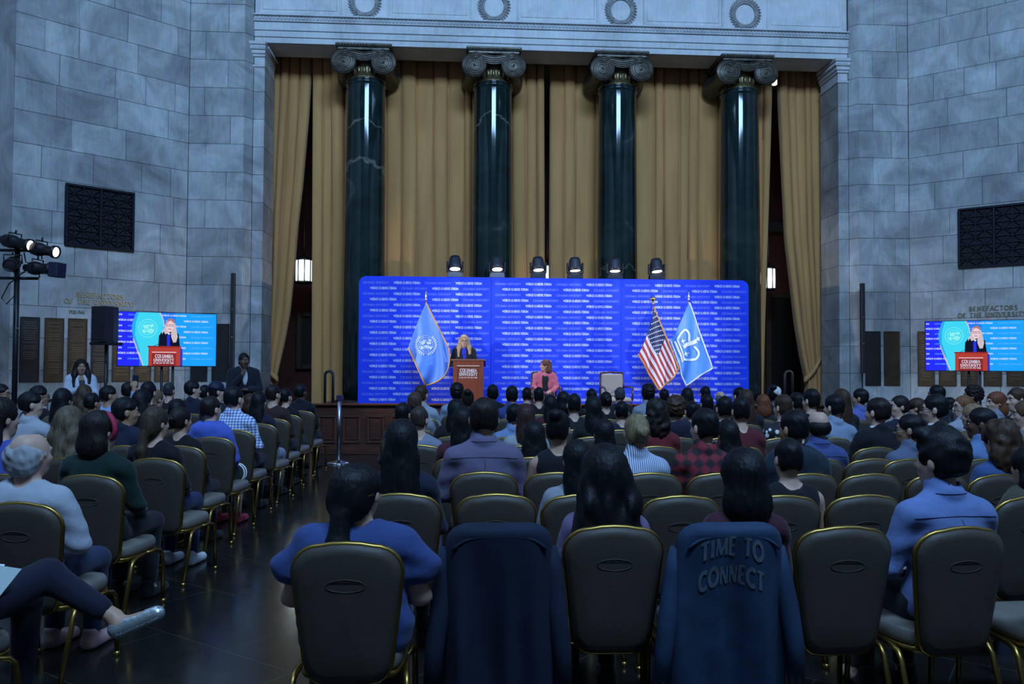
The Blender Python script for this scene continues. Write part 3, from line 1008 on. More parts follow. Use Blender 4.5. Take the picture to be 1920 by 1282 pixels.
for i in range(npan):
    link_mesh('raised_panel', pmm, stage, (sx0 + st * i, 0, 0))

# the blue printed backdrop, three panels
BDY = 17.4
BX0, BX1, BZ1 = at_y(672, 600, BDY).x, at_y(1404, 600, BDY).x, 3.485
bd = empty('backdrop', ((BX0 + BX1) / 2, BDY, STG))
prop(bd, 'blue three-panel backdrop printed with rows of white lettering', 'backdrop')
BLUEM = M('vivid_blue_fabric', (.020, .062, .88), .6, spec=.25, var=.05, vscale=2)
PR_W = M('bold_white_print', (.80, .84, .95), .6)
PR_C = M('pale_blue_print', (.28, .36, .92), .6)
BW, BH = BX1 - BX0, BZ1 - STG
for i in range(3):
    a, b = -BW / 2 + BW / 3 * i + .003, -BW / 2 + BW / 3 * (i + 1) - .003
    r = .16
    poly = [(a, .01), (b, .01)]
    poly += ([(b - r + r * math.cos(k * PI / 16), BH - r + r * math.sin(k * PI / 16)) for k in range(9)] if i == 2 else [(b, BH)])
    poly += ([(a + r - r * math.sin(k * PI / 16), BH - r + r * math.cos(k * PI / 16)) for k in range(9)] if i == 0 else [(a, BH)])
    pn = MB().prism(poly, lambda x, z, t: (x, t, z), 0, .06).build('panel', BLUEM, bd)
    mw, mc = MB(), MB()
    sw = .545
    zrow, rowi = BH - .155, 0
    while zrow > .05:
        xs0 = a + (.10 if rowi % 2 == 0 else .235)
        for k in range(4):
            wlf = (k + rowi) % 2 == 1
            xx = xs0 + k * .647 - (.02 if rowi % 2 == 0 else 0)
            if xx + sw > b - .02: xx = b - .02 - sw
            lettering(mw if wlf else mc, 'WORLD LEADERS FORUM' if wlf else 'COLUMBIA UNIVERSITY', lambda x, y: (x, -.002, zrow + y),
                      width=sw, height=.047 if wlf else .042, weight=.22 if wlf else .13, serif=.16, gap=.08, x0=xx)
        zrow -= .1165
        rowi += 1
    prop(mw.build('bold_lettering', PR_W, pn), 'bold white printed words', kind='stuff')
    prop(mc.build('light_lettering', PR_C, pn), 'thin pale blue printed words', kind='stuff')

# truss and moving-head lights above the backdrop
tr = empty('lighting_truss', (CENX, 17.62, STG)); prop(tr, 'black truss behind the backdrop carrying six stage lights', 'truss')
tz = BZ1 - STG - .03
MB().tube([(-3.9, -.0, tz), (3.6, -.0, tz)], .035, 8).build('crossbar', BLACKM, tr)
for x in (-3.8, -1.2, 1.2, 3.5):
    MB().tube([(x, 0, 0.02), (x, 0, tz)], .03, 8).build('upright', BLACKM, tr)
LENS = M('lit_lens', (1, .97, .9), .3, emit=2.2)
HEADM = M('navy_black_fixture', (.012, .017, .03), .45)
BASEM = M('grey_fixture_base', (.13, .15, .19), .5)


def moving_head_parts(root, tilt, turn, bright):
    MB().bbox(-.16, .16, -.12, .12, .0, .11, .015).bbox(-.17, .17, -.10, .10, .015, .03, .005).build('base', BASEM if bright else HEADM, root)
    yk = MB()
    for s in (-1, 1):
        yk.bbox(s * .165 - .02, s * .165 + .02, -.05, .05, .12, .36, .012)
    yk.bbox(-.16, .16, -.06, .06, .11, .15, .01)
    yk.build('yoke', HEADM, root)
    h = empty('head', (0, 0, .31), parent=root)
    h.rotation_euler = (tilt, 0, turn)
    MB().lathe([(.05, -.17), (.10, -.16), (.125, -.10), (.13, 0), (.145, .05), (.15, .13), (.145, .135), (.12, .125)], n=20, axis='y', T=lambda q: (q[0], -q[1], q[2])).build('housing', HEADM, h)
    MB().lathe([(.0, -.128), (.11, -.127), (.118, -.124)], n=20, axis='y').build('lens', LENS, h)


for i, (u, v, bright, tilt, turn) in enumerate(((853, 518, 1, 1.32, 0), (932, 517, 1, 1.30, .1), (1009, 520, 0, 1.38, .25), (1078, 521, 0, 1.45, .3), (1153, 523, 0, 1.43, 0), (1231, 524, 0, 1.38, .35))):
    p = at_y(u, v, 17.62)
    g = empty('stage_light', (p.x, 17.62, BZ1 + .006)); g.scale = (.98, .98, .98)
    prop(g, 'moving-head stage light on top of the backdrop, %s from the left' % (ords[i]), 'stage light', 'moving-head lights above the backdrop')
    moving_head_parts(g, tilt, turn, bright)
    spot('stage_backlight', (p.x, 17.30, BZ1 + .22), (p.x + .2 * math.sin(turn), 16.1, STG), 55, (1, .97, .92), 80, .8, .05)

# podium
PODY = 16.25
p = at_y(878, 700, PODY)
pod = empty('podium', (p.x, PODY, STG)); pod.rotation_euler = (0, 0, -.06)
prop(pod, 'mahogany podium with white university lettering', 'podium')
ph = at_y(878, 673, PODY).z - STG
pw = .315
MB().bbox(-pw + .02, pw - .02, 0, .42, .06, ph - .03, .008).build('cabinet', WOODP, pod)
MB().bbox(-pw, pw, -.02, .46, 0, .07, .01).build('plinth', WOODP, pod)
top = MB()
top.loft([[(-pw - .02, -.03, ph - .03), (pw + .02, -.03, ph - .03), (pw + .02, -.03, ph), (-pw - .02, -.03, ph)],
          [(-pw - .02, .48, ph - .15), (pw + .02, .48, ph - .15), (pw + .02, .48, ph - .12), (-pw - .02, .48, ph - .12)]], smooth=False)
top.build('slanted_top', M('podium_top', (.22, .09, .05), .4), pod)
fp = MB()
for (a, b, c, d) in ((-pw + .02, -.215, .07, ph - .03), (.215, pw - .02, .07, ph - .03), (-.215, .215, ph - .13, ph - .03), (-.215, .215, .07, .2)):
    fp.bbox(a, b, -.014, .002, c, d, .003)
fp.build('front_frame', WOODP, pod)
MB().bbox(-.22, .22, -.024, -.012, ph - .145, ph - .128, .004).build('white_strip', M('pale_strip', (.65, .52, .45), .5), pod)
le = MB()
lettering(le, 'COLUMBIA', lambda x, y: (x, -.004, ph - .252 + y), width=.325, height=.058, weight=.15, serif=.2, gap=.08, align='c')
lettering(le, 'UNIVERSITY', lambda x, y: (x, -.004, ph - .325 + y), width=.355, height=.058, weight=.15, serif=.2, gap=.08, align='c')
lettering(le, 'IN THE CITY OF NEW YORK', lambda x, y: (x, -.004, ph - .375 + y), width=.36, height=.022, weight=.16, serif=.15, gap=.12, align='c')
prop(le.build('white_lettering', WHITE_P, pod), 'white serif university name', kind='stuff')
for s in (-1, 1):
    mc = MB().tube([(s * .24, .10, ph - .03), (s * .22, .12, ph + .02), (s * .14, .15, ph + .07), (s * .06, .18, ph + .10)], .006, 6)
    mc.ball((s * .05, .185, ph + .103), (.018, .012, .012), 8, 6)
    mc.build('microphone', BLACKM, pod)

# stage armchairs
UPH = M('grey_beige_upholstery', (.30, .27, .25), .8, bump=.2, bscale=200)


def armchair(x, y, rz, label):
    g = empty('armchair', (x, y, STG), rz); prop(g, label, 'chair', 'upholstered stage chairs')
    MB().bbox(-.25, .25, -.25, .27, .36, .47, .04).build('seat', UPH, g)
    MB().bbox(-.225, .225, -.29, -.24, .47, .93, .03).build('backrest', UPH, g)
    f = MB()
    for s in (-1, 1):
        f.tube([(s * .25, -.27, .36), (s * .245, -.30, .70), (s * .235, -.30, .95)], .02, 6)
    f.tube([(-.235, -.30, .945), (0, -.30, .965), (.235, -.30, .945)], .02, 6)
    f.build('back_frame', WOODD, g)
    for s in (-1, 1):
        MB().tube([(s * .25, -.28, .66), (s * .29, -.05, .67), (s * .29, .16, .66), (s * .28, .22, .60), (s * .265, .22, .40)], .02, 6).build('armrest', WOODD, g)
        for yy in (-.24, .22):
            MB().tube([(s * .24, yy, .38), (s * .25, yy * 1.1, 0.0)], [.024, .016], 6).build('leg', WOODD, g)
    return g


CHX = at_y(1022, 700, 16.45).x
armchair(CHX, 16.45, PI - .0, 'wooden armchair under the woman in the pink jacket')
armchair(at_y(1155, 720, 16.45).x, 16.45, PI + .12, 'empty grey upholstered armchair on the stage')

# stage steps handrail loops
for u, lb in ((617, 'black arched handrail loop at the left end of the stage'), (1479, 'black arched handrail loop at the right end of the stage')):
    p = at_y(u, 720, 15.7)
    g = empty('handrail', (p.x, 15.7, STG - .0)); prop(g, lb, 'handrail', 'arched stage handrails')
    zt = at_y(u, 694, 15.7).z - STG
    pts = [(-.075, 0, 0.0), (-.075, 0, zt - .09)] + [(-.075 * math.cos(a), 0, zt - .09 + .075 * math.sin(a)) for a in (.5, 1.05, 1.57, 2.1, 2.64)] + [(.075, 0, zt - .09), (.075, 0, 0.0)]
    MB().tube(pts, .027, 8).build('rail', BLACKM, g)
    for s in (-1, 1):
        MB().lathe([(.06, 0), (.06, .012), (.03, .02)], c=(s * .075, 0, 0), n=14).build('flange', BLACKM, g)

# ---------------------------------------------------------------- flags
FRINGE = M('gold_fringe', (.72, .36, .10), .7, bump=.5, bscale=150)
FRINGEW = M('white_fringe', (.85, .85, .86), .7)
POLEM = M('flagpole_wood', (.20, .10, .04), .4)


def flag(label, u_pole, v_top, outline, y, classify, mats, fringe_mat, fr_edges, finial, nS=64, nT=48, ripple=.03, seed=0):
    """outline: A (top), B (top edge's outer end), C (bottom), D (left) with mid points -> a hanging cloth"""
    A, B, C, D, mAD, mBC = [at_y(q[0], q[1], y) for q in outline]
    base = at_y(u_pole, 700, y).x
    g = empty('flag', (base, y, STG)); prop(g, label, 'flag', 'flags on the stage')
    O = Vector((base, y, STG))
    topz = at_y(u_pole, v_top, y).z - STG
    MB().tube([(0, .03, .05), (0, .03, topz)], .014, 8).build('pole', POLEM, g)
    MB().lathe([(.16, 0), (.16, .02), (.10, .05), (.03, .09), (.02, .16)], c=(0, .03, 0), n=24).build('base', GOLD, g)
    fm = MB()
    if finial == 'ball':
        fm.lathe([(.016, topz - .10), (.03, topz - .085), (.016, topz - .06), (.016, topz - .02)], c=(0, .03, 0), n=12)
        fm.ball((0, .03, topz + .02), (.05, .03, .045), 12, 8)
        fm.tube([(-.07, .03, topz + .03), (0, .03, topz + .0), (.07, .03, topz + .03)], .014, 6)
    else:
        fm.lathe([(.016, topz - .12), (.024, topz - .10), (.014, topz - .07), (.017, topz - .04), (.012, topz + .03), (.002, topz + .10)], c=(0, .03, 0), n=12)
    fm.build('finial', CHROME if finial == 'spear' else GOLD, g)
    ph = random.Random(seed).uniform(0, 6)
    def P(s, t):
        a = A * (1 - s) * (1 - t) + B * s * (1 - t) + C * s * t + D * (1 - s) * t
        # bulges of the two side edges
        a = a + (mAD - (A + D) / 2) * 4 * t * (1 - t) * (1 - s) + (mBC - (B + C) / 2) * 4 * t * (1 - t) * s
        r = ripple * (math.sin(9 * (s - t) + ph) * (s * .5 + t * .5 + .1) + .5 * math.sin(17 * (s - .7 * t) + 2 * ph) * (s + t) * .5)
        fold = -.05 * abs(s - t) * 1.2
        return a + Vector((0, r + fold - .02, 0)) - O
    mb = MB()
    vs_ = [P(i / nS, j / nT) for j in range(nT + 1) for i in range(nS + 1)]
    b0 = len(mb.v); mb.v.extend([tuple(q) for q in vs_])
    for j in range(nT):
        for i in range(nS):
            q = (j * (nS + 1) + i, j * (nS + 1) + i + 1, (j + 1) * (nS + 1) + i + 1, (j + 1) * (nS + 1) + i)
            mb.f.append(q[::-1]); mb.m.append(classify((i + .5) / nS, (j + .5) / nT)); mb.smooth.append(True)
    cl = mb.build('cloth', mats, g)
    sd = cl.modifiers.new('thickness', 'SOLIDIFY'); sd.thickness = .004; sd.offset = 1.0
    fr = MB()
    for e in fr_edges:
        pts = [P(*((k / 24, 0) if e == 't' else (k / 24, 1) if e == 'b' else (1, k / 24))) for k in range(25)]
        fr.tube(pts, .017, 6)
    fr.build('fringe', fringe_mat, g)
    return g, P


UNB = M('light_blue_flag_silk', (.10, .26, .85), .5, sheen=.2)
CUB = M('sky_blue_flag_silk', (.10, .33, .88), .5, sheen=.2)
F_RED, F_WHITE, F_NAVY = M('flag_red', (.52, .035, .055), .6), M('flag_white', (.82, .80, .84), .6), M('flag_navy', (.016, .03, .14), .6)
EMBW = M('emblem_white', (.72, .80, .90), .6)
EMBM = M('emblem_pale', (.45, .60, .92), .6)
FLY = 16.75
g, PUN = flag('light blue flag with a round white globe emblem, left of the podium', 797.5, 552, ((799, 568), (841, 652), (798, 722), (766, 652), (783, 605), (836, 700)), FLY,
              lambda s, t: 0, [UNB], FRINGE, ('t', 'b', 'r'), 'spear', nS=40, nT=30, ripple=.042, seed=1)
em = MB()


def on_flag(P, x, z, flagobj, off=-.02):
    """flag cloth point for world offset (x, z) from the flag's empty, found by search"""
    s, t = .5, .5
    for _ in range(12):
        q = P(s, t)
        dx, dz = x - q.x, z - q.z
        e = 1e-3
        a, b = (P(s + e, t) - q) / e, (P(s, t + e) - q) / e
        det = a.x * b.z - b.x * a.z
        if abs(det) < 1e-9: break
        s += (dx * b.z - b.x * dz) / det
        t += (a.x * dz - dx * a.z) / det
    q = P(s, t)
    return Vector((x, q.y + off, z))


def strip(mb, pts, hw, PF, g, off=-.02):
    """flat band along pts (x, z) laid on the cloth"""
    n = len(pts)
    vs_ = []
    for i, (x, z) in enumerate(pts):
        a, b = pts[max(i - 1, 0)], pts[min(i + 1, n - 1)]
        dx, dz = b[0] - a[0], b[1] - a[1]
        l = math.hypot(dx, dz) or 1
        w_ = hw[i] if hasattr(hw, '__len__') else hw
        nx, nz = -dz / l * w_, dx / l * w_
        vs_ += [on_flag(PF, x + nx, z + nz, g, off), on_flag(PF, x - nx, z - nz, g, off)]
    mb.add(vs_, [(2 * i, 2 * i + 2, 2 * i + 3, 2 * i + 1) for i in range(n - 1)], False)


def fpos(u, v, g, y=FLY):
    p = at_y(u, v, y)
    return p.x - g.location.x, p.z - g.location.z


ecx, ecz = fpos(799, 646, g)
pxm = 16.75 / 1550
for r in (5, 9, 13, 16.5):
    strip(em, [(ecx + r * pxm * math.cos(a * PI / 12), ecz + r * pxm * math.sin(a * PI / 12)) for a in range(25)], .45 * pxm, PUN, g)
for a in range(8):
    strip(em, [(ecx + rr * pxm * math.cos(a * PI / 4 + .4), ecz + rr * pxm * math.sin(a * PI / 4 + .4)) for rr in (3, 8, 12, 16.5)], .35 * pxm, PUN, g)
em2 = MB()
for (x, z, r1, r2) in ((-6, 3, 4.5, 3), (-3, 7, 3, 2.2), (5, 3, 5, 2.6), (1, -4, 5.2, 3.2), (8, -6, 3.2, 2.6), (-7, -6, 3, 2.6), (7, 8, 2.8, 1.8)):
    q = [(ecx + (x + r1 * math.cos(k * PI / 4) * (1 + .25 * math.sin(3 * k))) * pxm, ecz + (z + r2 * math.sin(k * PI / 4)) * pxm) for k in range(8)]
    em2.add([on_flag(PUN, a, b, g, -.018) for a, b in q], [tuple(range(8))], False)
for s in (-1, 1):      # branches of leaves round the globe
    for k in range(11):
        a = -PI / 2 + s * (.25 + k * .215)
        for rr, tl in ((17.6, .75), (19.6, -.55)):
            cx_, cz_ = ecx + rr * pxm * math.cos(a), ecz + rr * pxm * math.sin(a)
            dr = a + s * PI / 2 + s * tl
            l = 2.5 * pxm
            q = [(cx_ - l * math.cos(dr), cz_ - l * math.sin(dr)), (cx_ - l * .35 * math.sin(dr), cz_ + l * .35 * math.cos(dr)), (cx_ + l * math.cos(dr), cz_ + l * math.sin(dr)), (cx_ + l * .35 * math.sin(dr), cz_ - l * .35 * math.cos(dr))]
            em2.add([on_flag(PUN, x, z, g, -.02) for x, z in q], [(0, 1, 2, 3)], False)
prop(em.build('globe_grid', EMBM, g), kind='stuff')
prop(em2.build('globe_emblem', EMBW, g), 'white globe and branches emblem', kind='stuff')


def us(s, t):
    k = int(t * 13)
    if s < .47 and t < 7 / 13:
        return 2
    return 0 if k % 2 == 0 else 1


gu, PUS = flag('red and white striped flag with starred navy canton', 1225, 562, ((1225.5, 576), (1271, 690), (1234, 731), (1195, 664), (1213, 625), (1256, 712)), FLY - .1,
               us, [F_RED, F_WHITE, F_NAVY], FRINGE, ('t', 'b', 'r'), 'ball', nS=66, nT=65, ripple=.04, seed=2)
stm = MB()
for r in range(9):
    for c in range(6 if r % 2 == 0 else 5):
        s_, t2 = .47 * ((c + (.5 if r % 2 == 0 else 1)) / 6), 7 / 13 * (r + .6) / 9.2
        pts = []
        c0 = PUS(s_, t2)
        for k in range(10):
            a = k * PI / 5 + .3
            rr = (.021 if k % 2 == 0 else .009)
            pts.append(Vector((c0.x + rr * math.cos(a), c0.y - .012, c0.z + rr * math.sin(a))))
        stm.add(pts, [tuple(range(10))], False)
prop(stm.build('stars', F_WHITE, gu), 'white five-pointed stars', kind='stuff')

gc, PCU = flag('sky blue flag with a large white crown emblem', 1292, 552, ((1292, 567), (1333, 690), (1285, 723), (1257, 640), (1276, 600), (1312, 704)), FLY + .05,
               lambda s, t: 0, [CUB], FRINGEW, ('t', 'b', 'r'), 'spear', nS=40, nT=30, ripple=.046, seed=5)
cr = MB()
CW = M('crown_white', (.88, .90, .94), .6)


def cp(x, y):     # crown drawing from the photograph's crop, in pixels
    return fpos(1180 + x / 6.41, 540 + y / 6.41, gc, FLY + .05)


def cstrip(pts, hw):
    # resample smoothly
    P_ = []
    n = len(pts)
    for i in range(n - 1):
        p0, p1, p2, p3 = pts[max(i - 1, 0)], pts[i], pts[i + 1], pts[min(i + 2, n - 1)]
        for k in range(5):
            t = k / 5
            f = lambda a, b, c, d: .5 * (2 * b + (c - a) * t + (2 * a - 5 * b + 4 * c - d) * t * t + (3 * b - a - 3 * c + d) * t ** 3)
            P_.append((f(p0[0], p1[0], p2[0], p3[0]), f(p0[1], p1[1], p2[1], p3[1])))
    P_.append(pts[-1])
    strip(cr, [cp(*q) for q in P_], hw * FLY / 1550 / 6.41, PCU, gc, -.022)


cstrip([(535, 640), (575, 740), (610, 820), (635, 890)], 14)
cstrip([(560, 612), (600, 710), (635, 790), (660, 862)], 10)
cstrip([(565, 612), (610, 545), (655, 505), (690, 515), (712, 560), (712, 640)], 14)
cstrip([(650, 858), (720, 862), (790, 850), (825, 805), (815, 750), (765, 705)], 14)
cstrip([(640, 712), (690, 680), (740, 660), (800, 632)], 24)
cstrip([(800, 590), (818, 612), (832, 636)], 10)
cstrip([(790, 628), (838, 598)], 10)
for (x, y) in ((632, 640), (680, 792)):
    cstrip([(x - 22, y + 8), (x + 30, y - 12)], 8)
    cstrip([(x - 6, y - 26), (x + 10, y + 28)], 8)
    cstrip([(x - 18, y - 4), (x + 2, y + 2)], 14)
prop(cr.build('crown_emblem', CW, gc), 'white crown emblem', kind='stuff')

# ---------------------------------------------------------------- screens
def tv(u0, u1, vt0, vb0, vt1, vb1, d0, d1, label):
    a, b = at(u0, (vt0 + vb0) / 2, d0), at(u1, (vt1 + vb1) / 2, d1)
    ztop = (at(u0, vt0, d0).z + at(u1, vt1, d1).z) / 2
    zbot = (at(u0, vb0, d0).z + at(u1, vb1, d1).z) / 2
    W, H = math.hypot(b.x - a.x, b.y - a.y), ztop - zbot
    ang = math.atan2(b.y - a.y, b.x - a.x)
    c = (a + b) / 2
    g = empty('television', (c.x, c.y, 0), ang); prop(g, label, 'television', 'screens beside the stage')
    MB().bbox(-W / 2 - .012, W / 2 + .012, .0, .06, zbot - .015, ztop + .012, .006).build('bezel', BLACKP, g)
    for s in (-.09, .09):
        MB().tube([(s, .09, .05), (s, .09, zbot + .3)], .022, 8).build('stand_pole', BLACKM, g)
    MB().bbox(-.4, .4, -.25, .40, 0, .05, .015).build('stand_base', BLACKM, g)
    def E(name, c_, s=1.0):
        k = 'screen_' + name
        return bpy.data.materials.get(k) or M(k, c_, .3, spec=.2, emit=s)
    mats = [E('blue_a', S(34, 40, 250)), E('blue_b', S(26, 120, 255)), E('blue_c', S(24, 160, 255)), E('cyan', S(60, 215, 245)), E('cyan_dark', S(40, 170, 235)), E('peach', S(215, 190, 205)),
            E('white', S(220, 235, 255)), E('pale', S(100, 190, 255)), E('black', S(8, 6, 28)), E('royal', S(28, 50, 235)), E('skin', S(240, 205, 215)), E('blond', S(205, 190, 195)),
            E('auburn', S(170, 120, 115)), E('brick', S(178, 58, 42)), E('brick_dark', S(140, 36, 34)), E('violet', S(60, 40, 170)), E('emblem', S(140, 240, 235))]
    for m_ in mats: m_.node_tree.nodes['Principled BSDF'].inputs['Base Color'].default_value = (0.01, .01, .01, 1)
    mb = MB()
    # picture drawn in a 1700 x 960 frame (x right, y down)
    def T(x, y, l):
        return (-W / 2 + W * x / 1700, -.001 - .0006 * l, ztop - (ztop - zbot) * y / 960)
    def poly(mi, pts, l):
        mb.mat(mi)
        mb.add([T(x, y, l) for x, y in pts], [tuple(range(len(pts)))[::-1]], False)
    n = 14
    for i in range(n):
        x0, x1 = 1700 * i / n, 1700 * (i + 1) / n
        poly(0 if i < 3 else 1 if i < 8 else 2, [(x0, 0), (x1, 0), (x1, 960), (x0, 960)], 0)
    def words(txt, x, y, w, h, mi, l=1, wt=.2):
        mb.mat(mi)
        lettering(mb, txt, lambda a, b: T(a, y - b, l), width=w, height=h, weight=wt, serif=.15, gap=.08, x0=x)
    for r in range(9):
        y = 60 + r * 98
        if r % 2 == 0:
            words('UM', 10, y, 55, 26, 6); words('COLUMBIA', 165, y, 200, 24, 7, wt=.14)
            words('WORLD LEADERS FORUM', 740, y, 420, 28, 6); words('COLUMBIA UNIVERSITY', 1245, y, 400, 24, 7, wt=.14)
        else:
            words('WORLD LEADERS FORUM', 5, y, 420, 30, 6); words('COLUMBIA UNIVERSITY', 560, y, 400, 24, 7, wt=.14)
            words('WORLD LEADERS FORUM', 1120, y, 430, 30, 6)
    poly(3, [(300, 0), (690, 0), (745, 110), (770, 250), (730, 600), (500, 960), (430, 960), (330, 700), (245, 420), (225, 300), (240, 180)], 2)
    poly(4, [(225, 300), (240, 180), (300, 0), (345, 0), (290, 200), (285, 420), (380, 720), (330, 700), (245, 420)], 3)
    poly(5, [(690, 0), (715, 0), (760, 100), (790, 240), (770, 250), (745, 110)], 3)
    poly(5, [(245, 470), (330, 720), (420, 960), (440, 960), (350, 700), (262, 470)], 3)
    ex, ey = 500, 285
    for r in (60, 105, 150):
        pts = [(ex + r * math.cos(k * PI / 12), ey + r * 1.05 * math.sin(k * PI / 12)) for k in range(25)]
        mb.mat(16)
        for p_, q_ in zip(pts, pts[1:]):
            dx, dy = (p_[0] - ex) / r, (p_[1] - ey) / r
            dx2, dy2 = (q_[0] - ex) / r, (q_[1] - ey) / r
            mb.add([T(p_[0], p_[1], 4), T(q_[0], q_[1], 4), T(q_[0] + 9 * dx2, q_[1] + 9 * dy2, 4), T(p_[0] + 9 * dx, p_[1] + 9 * dy, 4)], [(0, 1, 2, 3)], False)
    for (x, y, r1, r2) in ((470, 260, 55, 38), (540, 330, 60, 42), (560, 240, 36, 26), (440, 340, 36, 30)):
        poly(16, [(x + r1 * math.cos(k * PI / 5) * (1 + .2 * math.sin(2 * k)), y - r2 * math.sin(k * PI / 5)) for k in range(10)], 4)
    # the speaker
    poly(8, [(680, 620), (690, 420), (735, 350), (800, 340), (980, 340), (1030, 380), (1060, 620)], 5)
    poly(11, [(770, 330), (750, 390), (740, 345), (790, 250), (820, 130), (880, 105), (950, 130), (985, 260), (1015, 430), (990, 530), (940, 540), (900, 430), (900, 330), (860, 360), (800, 390)], 6)
    poly(12, [(820, 150), (850, 105), (900, 95), (950, 125), (970, 190), (930, 170), (880, 140), (840, 175), (810, 230)], 7)
    poly(10, [(808, 190), (830, 150), (880, 135), (925, 155), (945, 210), (935, 280), (905, 330), (870, 345), (835, 325), (812, 270)], 7)
    poly(12, [(842, 285), (905, 285), (890, 302), (858, 302)], 8)
    for x0 in (818, 884):
        for (a, b, c, d) in ((x0, x0 + 52, 205, 212), (x0, x0 + 52, 240, 246), (x0, x0 + 6, 205, 246), (x0 + 46, x0 + 52, 205, 246)):
            poly(8, [(a, c), (b, c), (b, d), (a, d)], 9)
    poly(9, [(830, 400), (880, 390), (885, 600), (830, 600)], 7)
    poly(6, [(830, 365), (890, 365), (880, 385), (860, 395)], 8)
    for s_ in (((600, 600), (690, 560), (820, 470)), ((1030, 620), (990, 560), (950, 520))):
        for p_, q_ in zip(s_, s_[1:]):
            poly(8, [p_, q_, (q_[0], q_[1] + 9), (p_[0], p_[1] + 9)], 9)
    poly(14, [(500, 600), (1080, 600), (1080, 625), (500, 625)], 9)
    poly(13, [(515, 625), (1065, 625), (1065, 960), (515, 960)], 9)
    poly(14, [(575, 735), (990, 735), (990, 960), (575, 960)], 10)
    poly(15, [(1065, 625), (1100, 650), (1105, 960), (1065, 960)], 9)
    poly(5, [(575, 705), (995, 705), (995, 722), (575, 722)], 10)
    words('COLUMBIA', 630, 812, 310, 55, 6, 11, .17)
    words('UNIVERSITY', 605, 882, 350, 52, 6, 11, .17)
    words('IN THE CITY OF NEW YORK', 605, 920, 350, 22, 6, 11, .2)
    sc = mb.build('screen_picture', mats, g)
    prop(sc, 'live picture of the speaker at the podium', kind='stuff')
    return g


tv(221, 405, 583, 685, 590, 686.5, 14.0, 14.7, 'left screen on a stand showing the speaker, beside the loudspeaker')
tv(1735.5, 1923, 602.5, 693.5, 600, 696, 15.7, 15.0, 'right screen on a stand showing the speaker, in front of brown plaques')

# loudspeaker on its stand
p = at(200, 606, 13.2)
g = empty('loudspeaker', (p.x, p.y, 0), math.radians(-24)); prop(g, 'black loudspeaker on a tall stand left of the left screen', 'loudspeaker')
zt, zb = at(200, 575, 13.2).z, at(200, 641, 13.2).z
poly = [(-.14, -.17), (.14, -.17), (.14, .0), (.09, .15), (-.09, .15), (-.14, 0)]
MB().prism(poly, lambda x, y, t: (x, y, t), zb, zt).build('cabinet', BLACKP, g)
MB().bbox(-.125, .125, -.178, -.17, zb + .03, zt - .03, .004).build('grille', M('speaker_grille', (.006, .006, .009), .7, bump=.5, bscale=300), g)
MB().bbox(-.20, .20, -.15, .15, zb - .05, zb - .005, .01).build('shelf', BLACKM, g)
MB().tube([(0, 0, .35), (0, 0, zb - .05)], .024, 10).build('pole', BLACKM, g)
MB().tube([(.0, 0, zb - .3), (.05, -.04, zb - .3)], .012, 6).build('knob', BLACKM, g)
for k in range(3):
    a = k * 2 * PI / 3 + .5
    MB().tube([(0, 0, .75), (.5 * math.cos(a), .5 * math.sin(a), .02)], .014, 6).build('leg', BLACKM, g)

# lighting stand with four theatre spotlights
p = at(30, 600, 13.6)
g = empty('lighting_stand', (p.x, p.y, 0)); prop(g, 'tall black lighting stand at the far left wall', 'stand')
ztop = at(30, 462, 13.6).z
LSX, LSY = p.x, p.y
MB().tube([(0, 0, .05), (0, 0, ztop)], .042, 10).build('pole', BLACKM, g)
MB().tube([(0, 0, 2.2), (.05, -.05, 2.2)], .015, 6).build('clamp_knob', CHROME, g)
MB().tube([(-.30, 0, ztop - .06), (.34, 0, ztop - .06)], .025, 8).build('crossbar', BLACKM, g)
MB().tube([(-.30, 0, ztop - .52), (.34, 0, ztop - .52)], .025, 8).build('crossbar', BLACKM, g)
MB().lathe([(.35, 0), (.35, .03), (.06, .06)], n=28).build('base_plate', BLACKM, g)
cb = MB().tube([(.12, -.03, ztop - .1), (.16, -.05, ztop - .25), (.3, -.06, ztop - .32), (.1, -.06, ztop - .45), (-.1, -.05, ztop - .62), (-.22, -.03, ztop - .85), (-.14, -.03, ztop - .95), (.0, -.045, ztop - .8), (0, -.045, ztop - 1.3)], .011, 6)
cb.build('cable', BLACKP, g)


def theatre_spot(u, v, L_, ang_h, ang_v, lit, door, label):
    q = at(u, v, 13.5)
    g = empty('theatre_spotlight', (q.x, q.y, q.z)); prop(g, label, 'spotlight', 'theatre spotlights on the lighting stand')
    r = .085
    def T(pt):
        x, y, z = pt
        cv, sv = math.cos(ang_v), math.sin(ang_v)
        x, z = x * cv + z * sv, -x * sv + z * cv
        ch, sh = math.cos(ang_h), math.sin(ang_h)
        return (x * ch - y * sh, x * sh + y * ch, z)
    h = L_ / 2
    MB().lathe([(.03, -h), (.055, -h + .01), (.06, -h + .06), (.10, -h + .12), (.115, -.06), (.10, .02), (.085, .05), (.082, h - .08), (.105, h - .06), (.105, h), (.085, h - .004), (.075, h - .03)], n=18, axis='x', T=T).build('barrel', BLACKM, g)
    if door:
        MB().bbox(h, h + .16, -.12, .12, -.13, .11, .01, T=T).build('top_hat', M('navy_tophat', (.012, .013, .04), .5), g)
    else:
        MB().lathe([(0, h - .012), (.074, h - .014), (.08, h - .016)], n=18, axis='x', T=T).build('lens', LENS if lit else BLACKP, g)
    y_ = MB().tube([T((-.02, -.13, 0)), T((-.02, -.13, .14)), T((-.02, .13, .14)), T((-.02, .13, 0))], .012, 6)
    y_.tube([T((-.02, 0, .14)), T((-.02, 0, .2))], .016, 6).tube([T((.02, 0, -.10)), T((.02, .02, -.15))], .012, 6)
    y_.build('yoke', BLACKM, g)
    return g


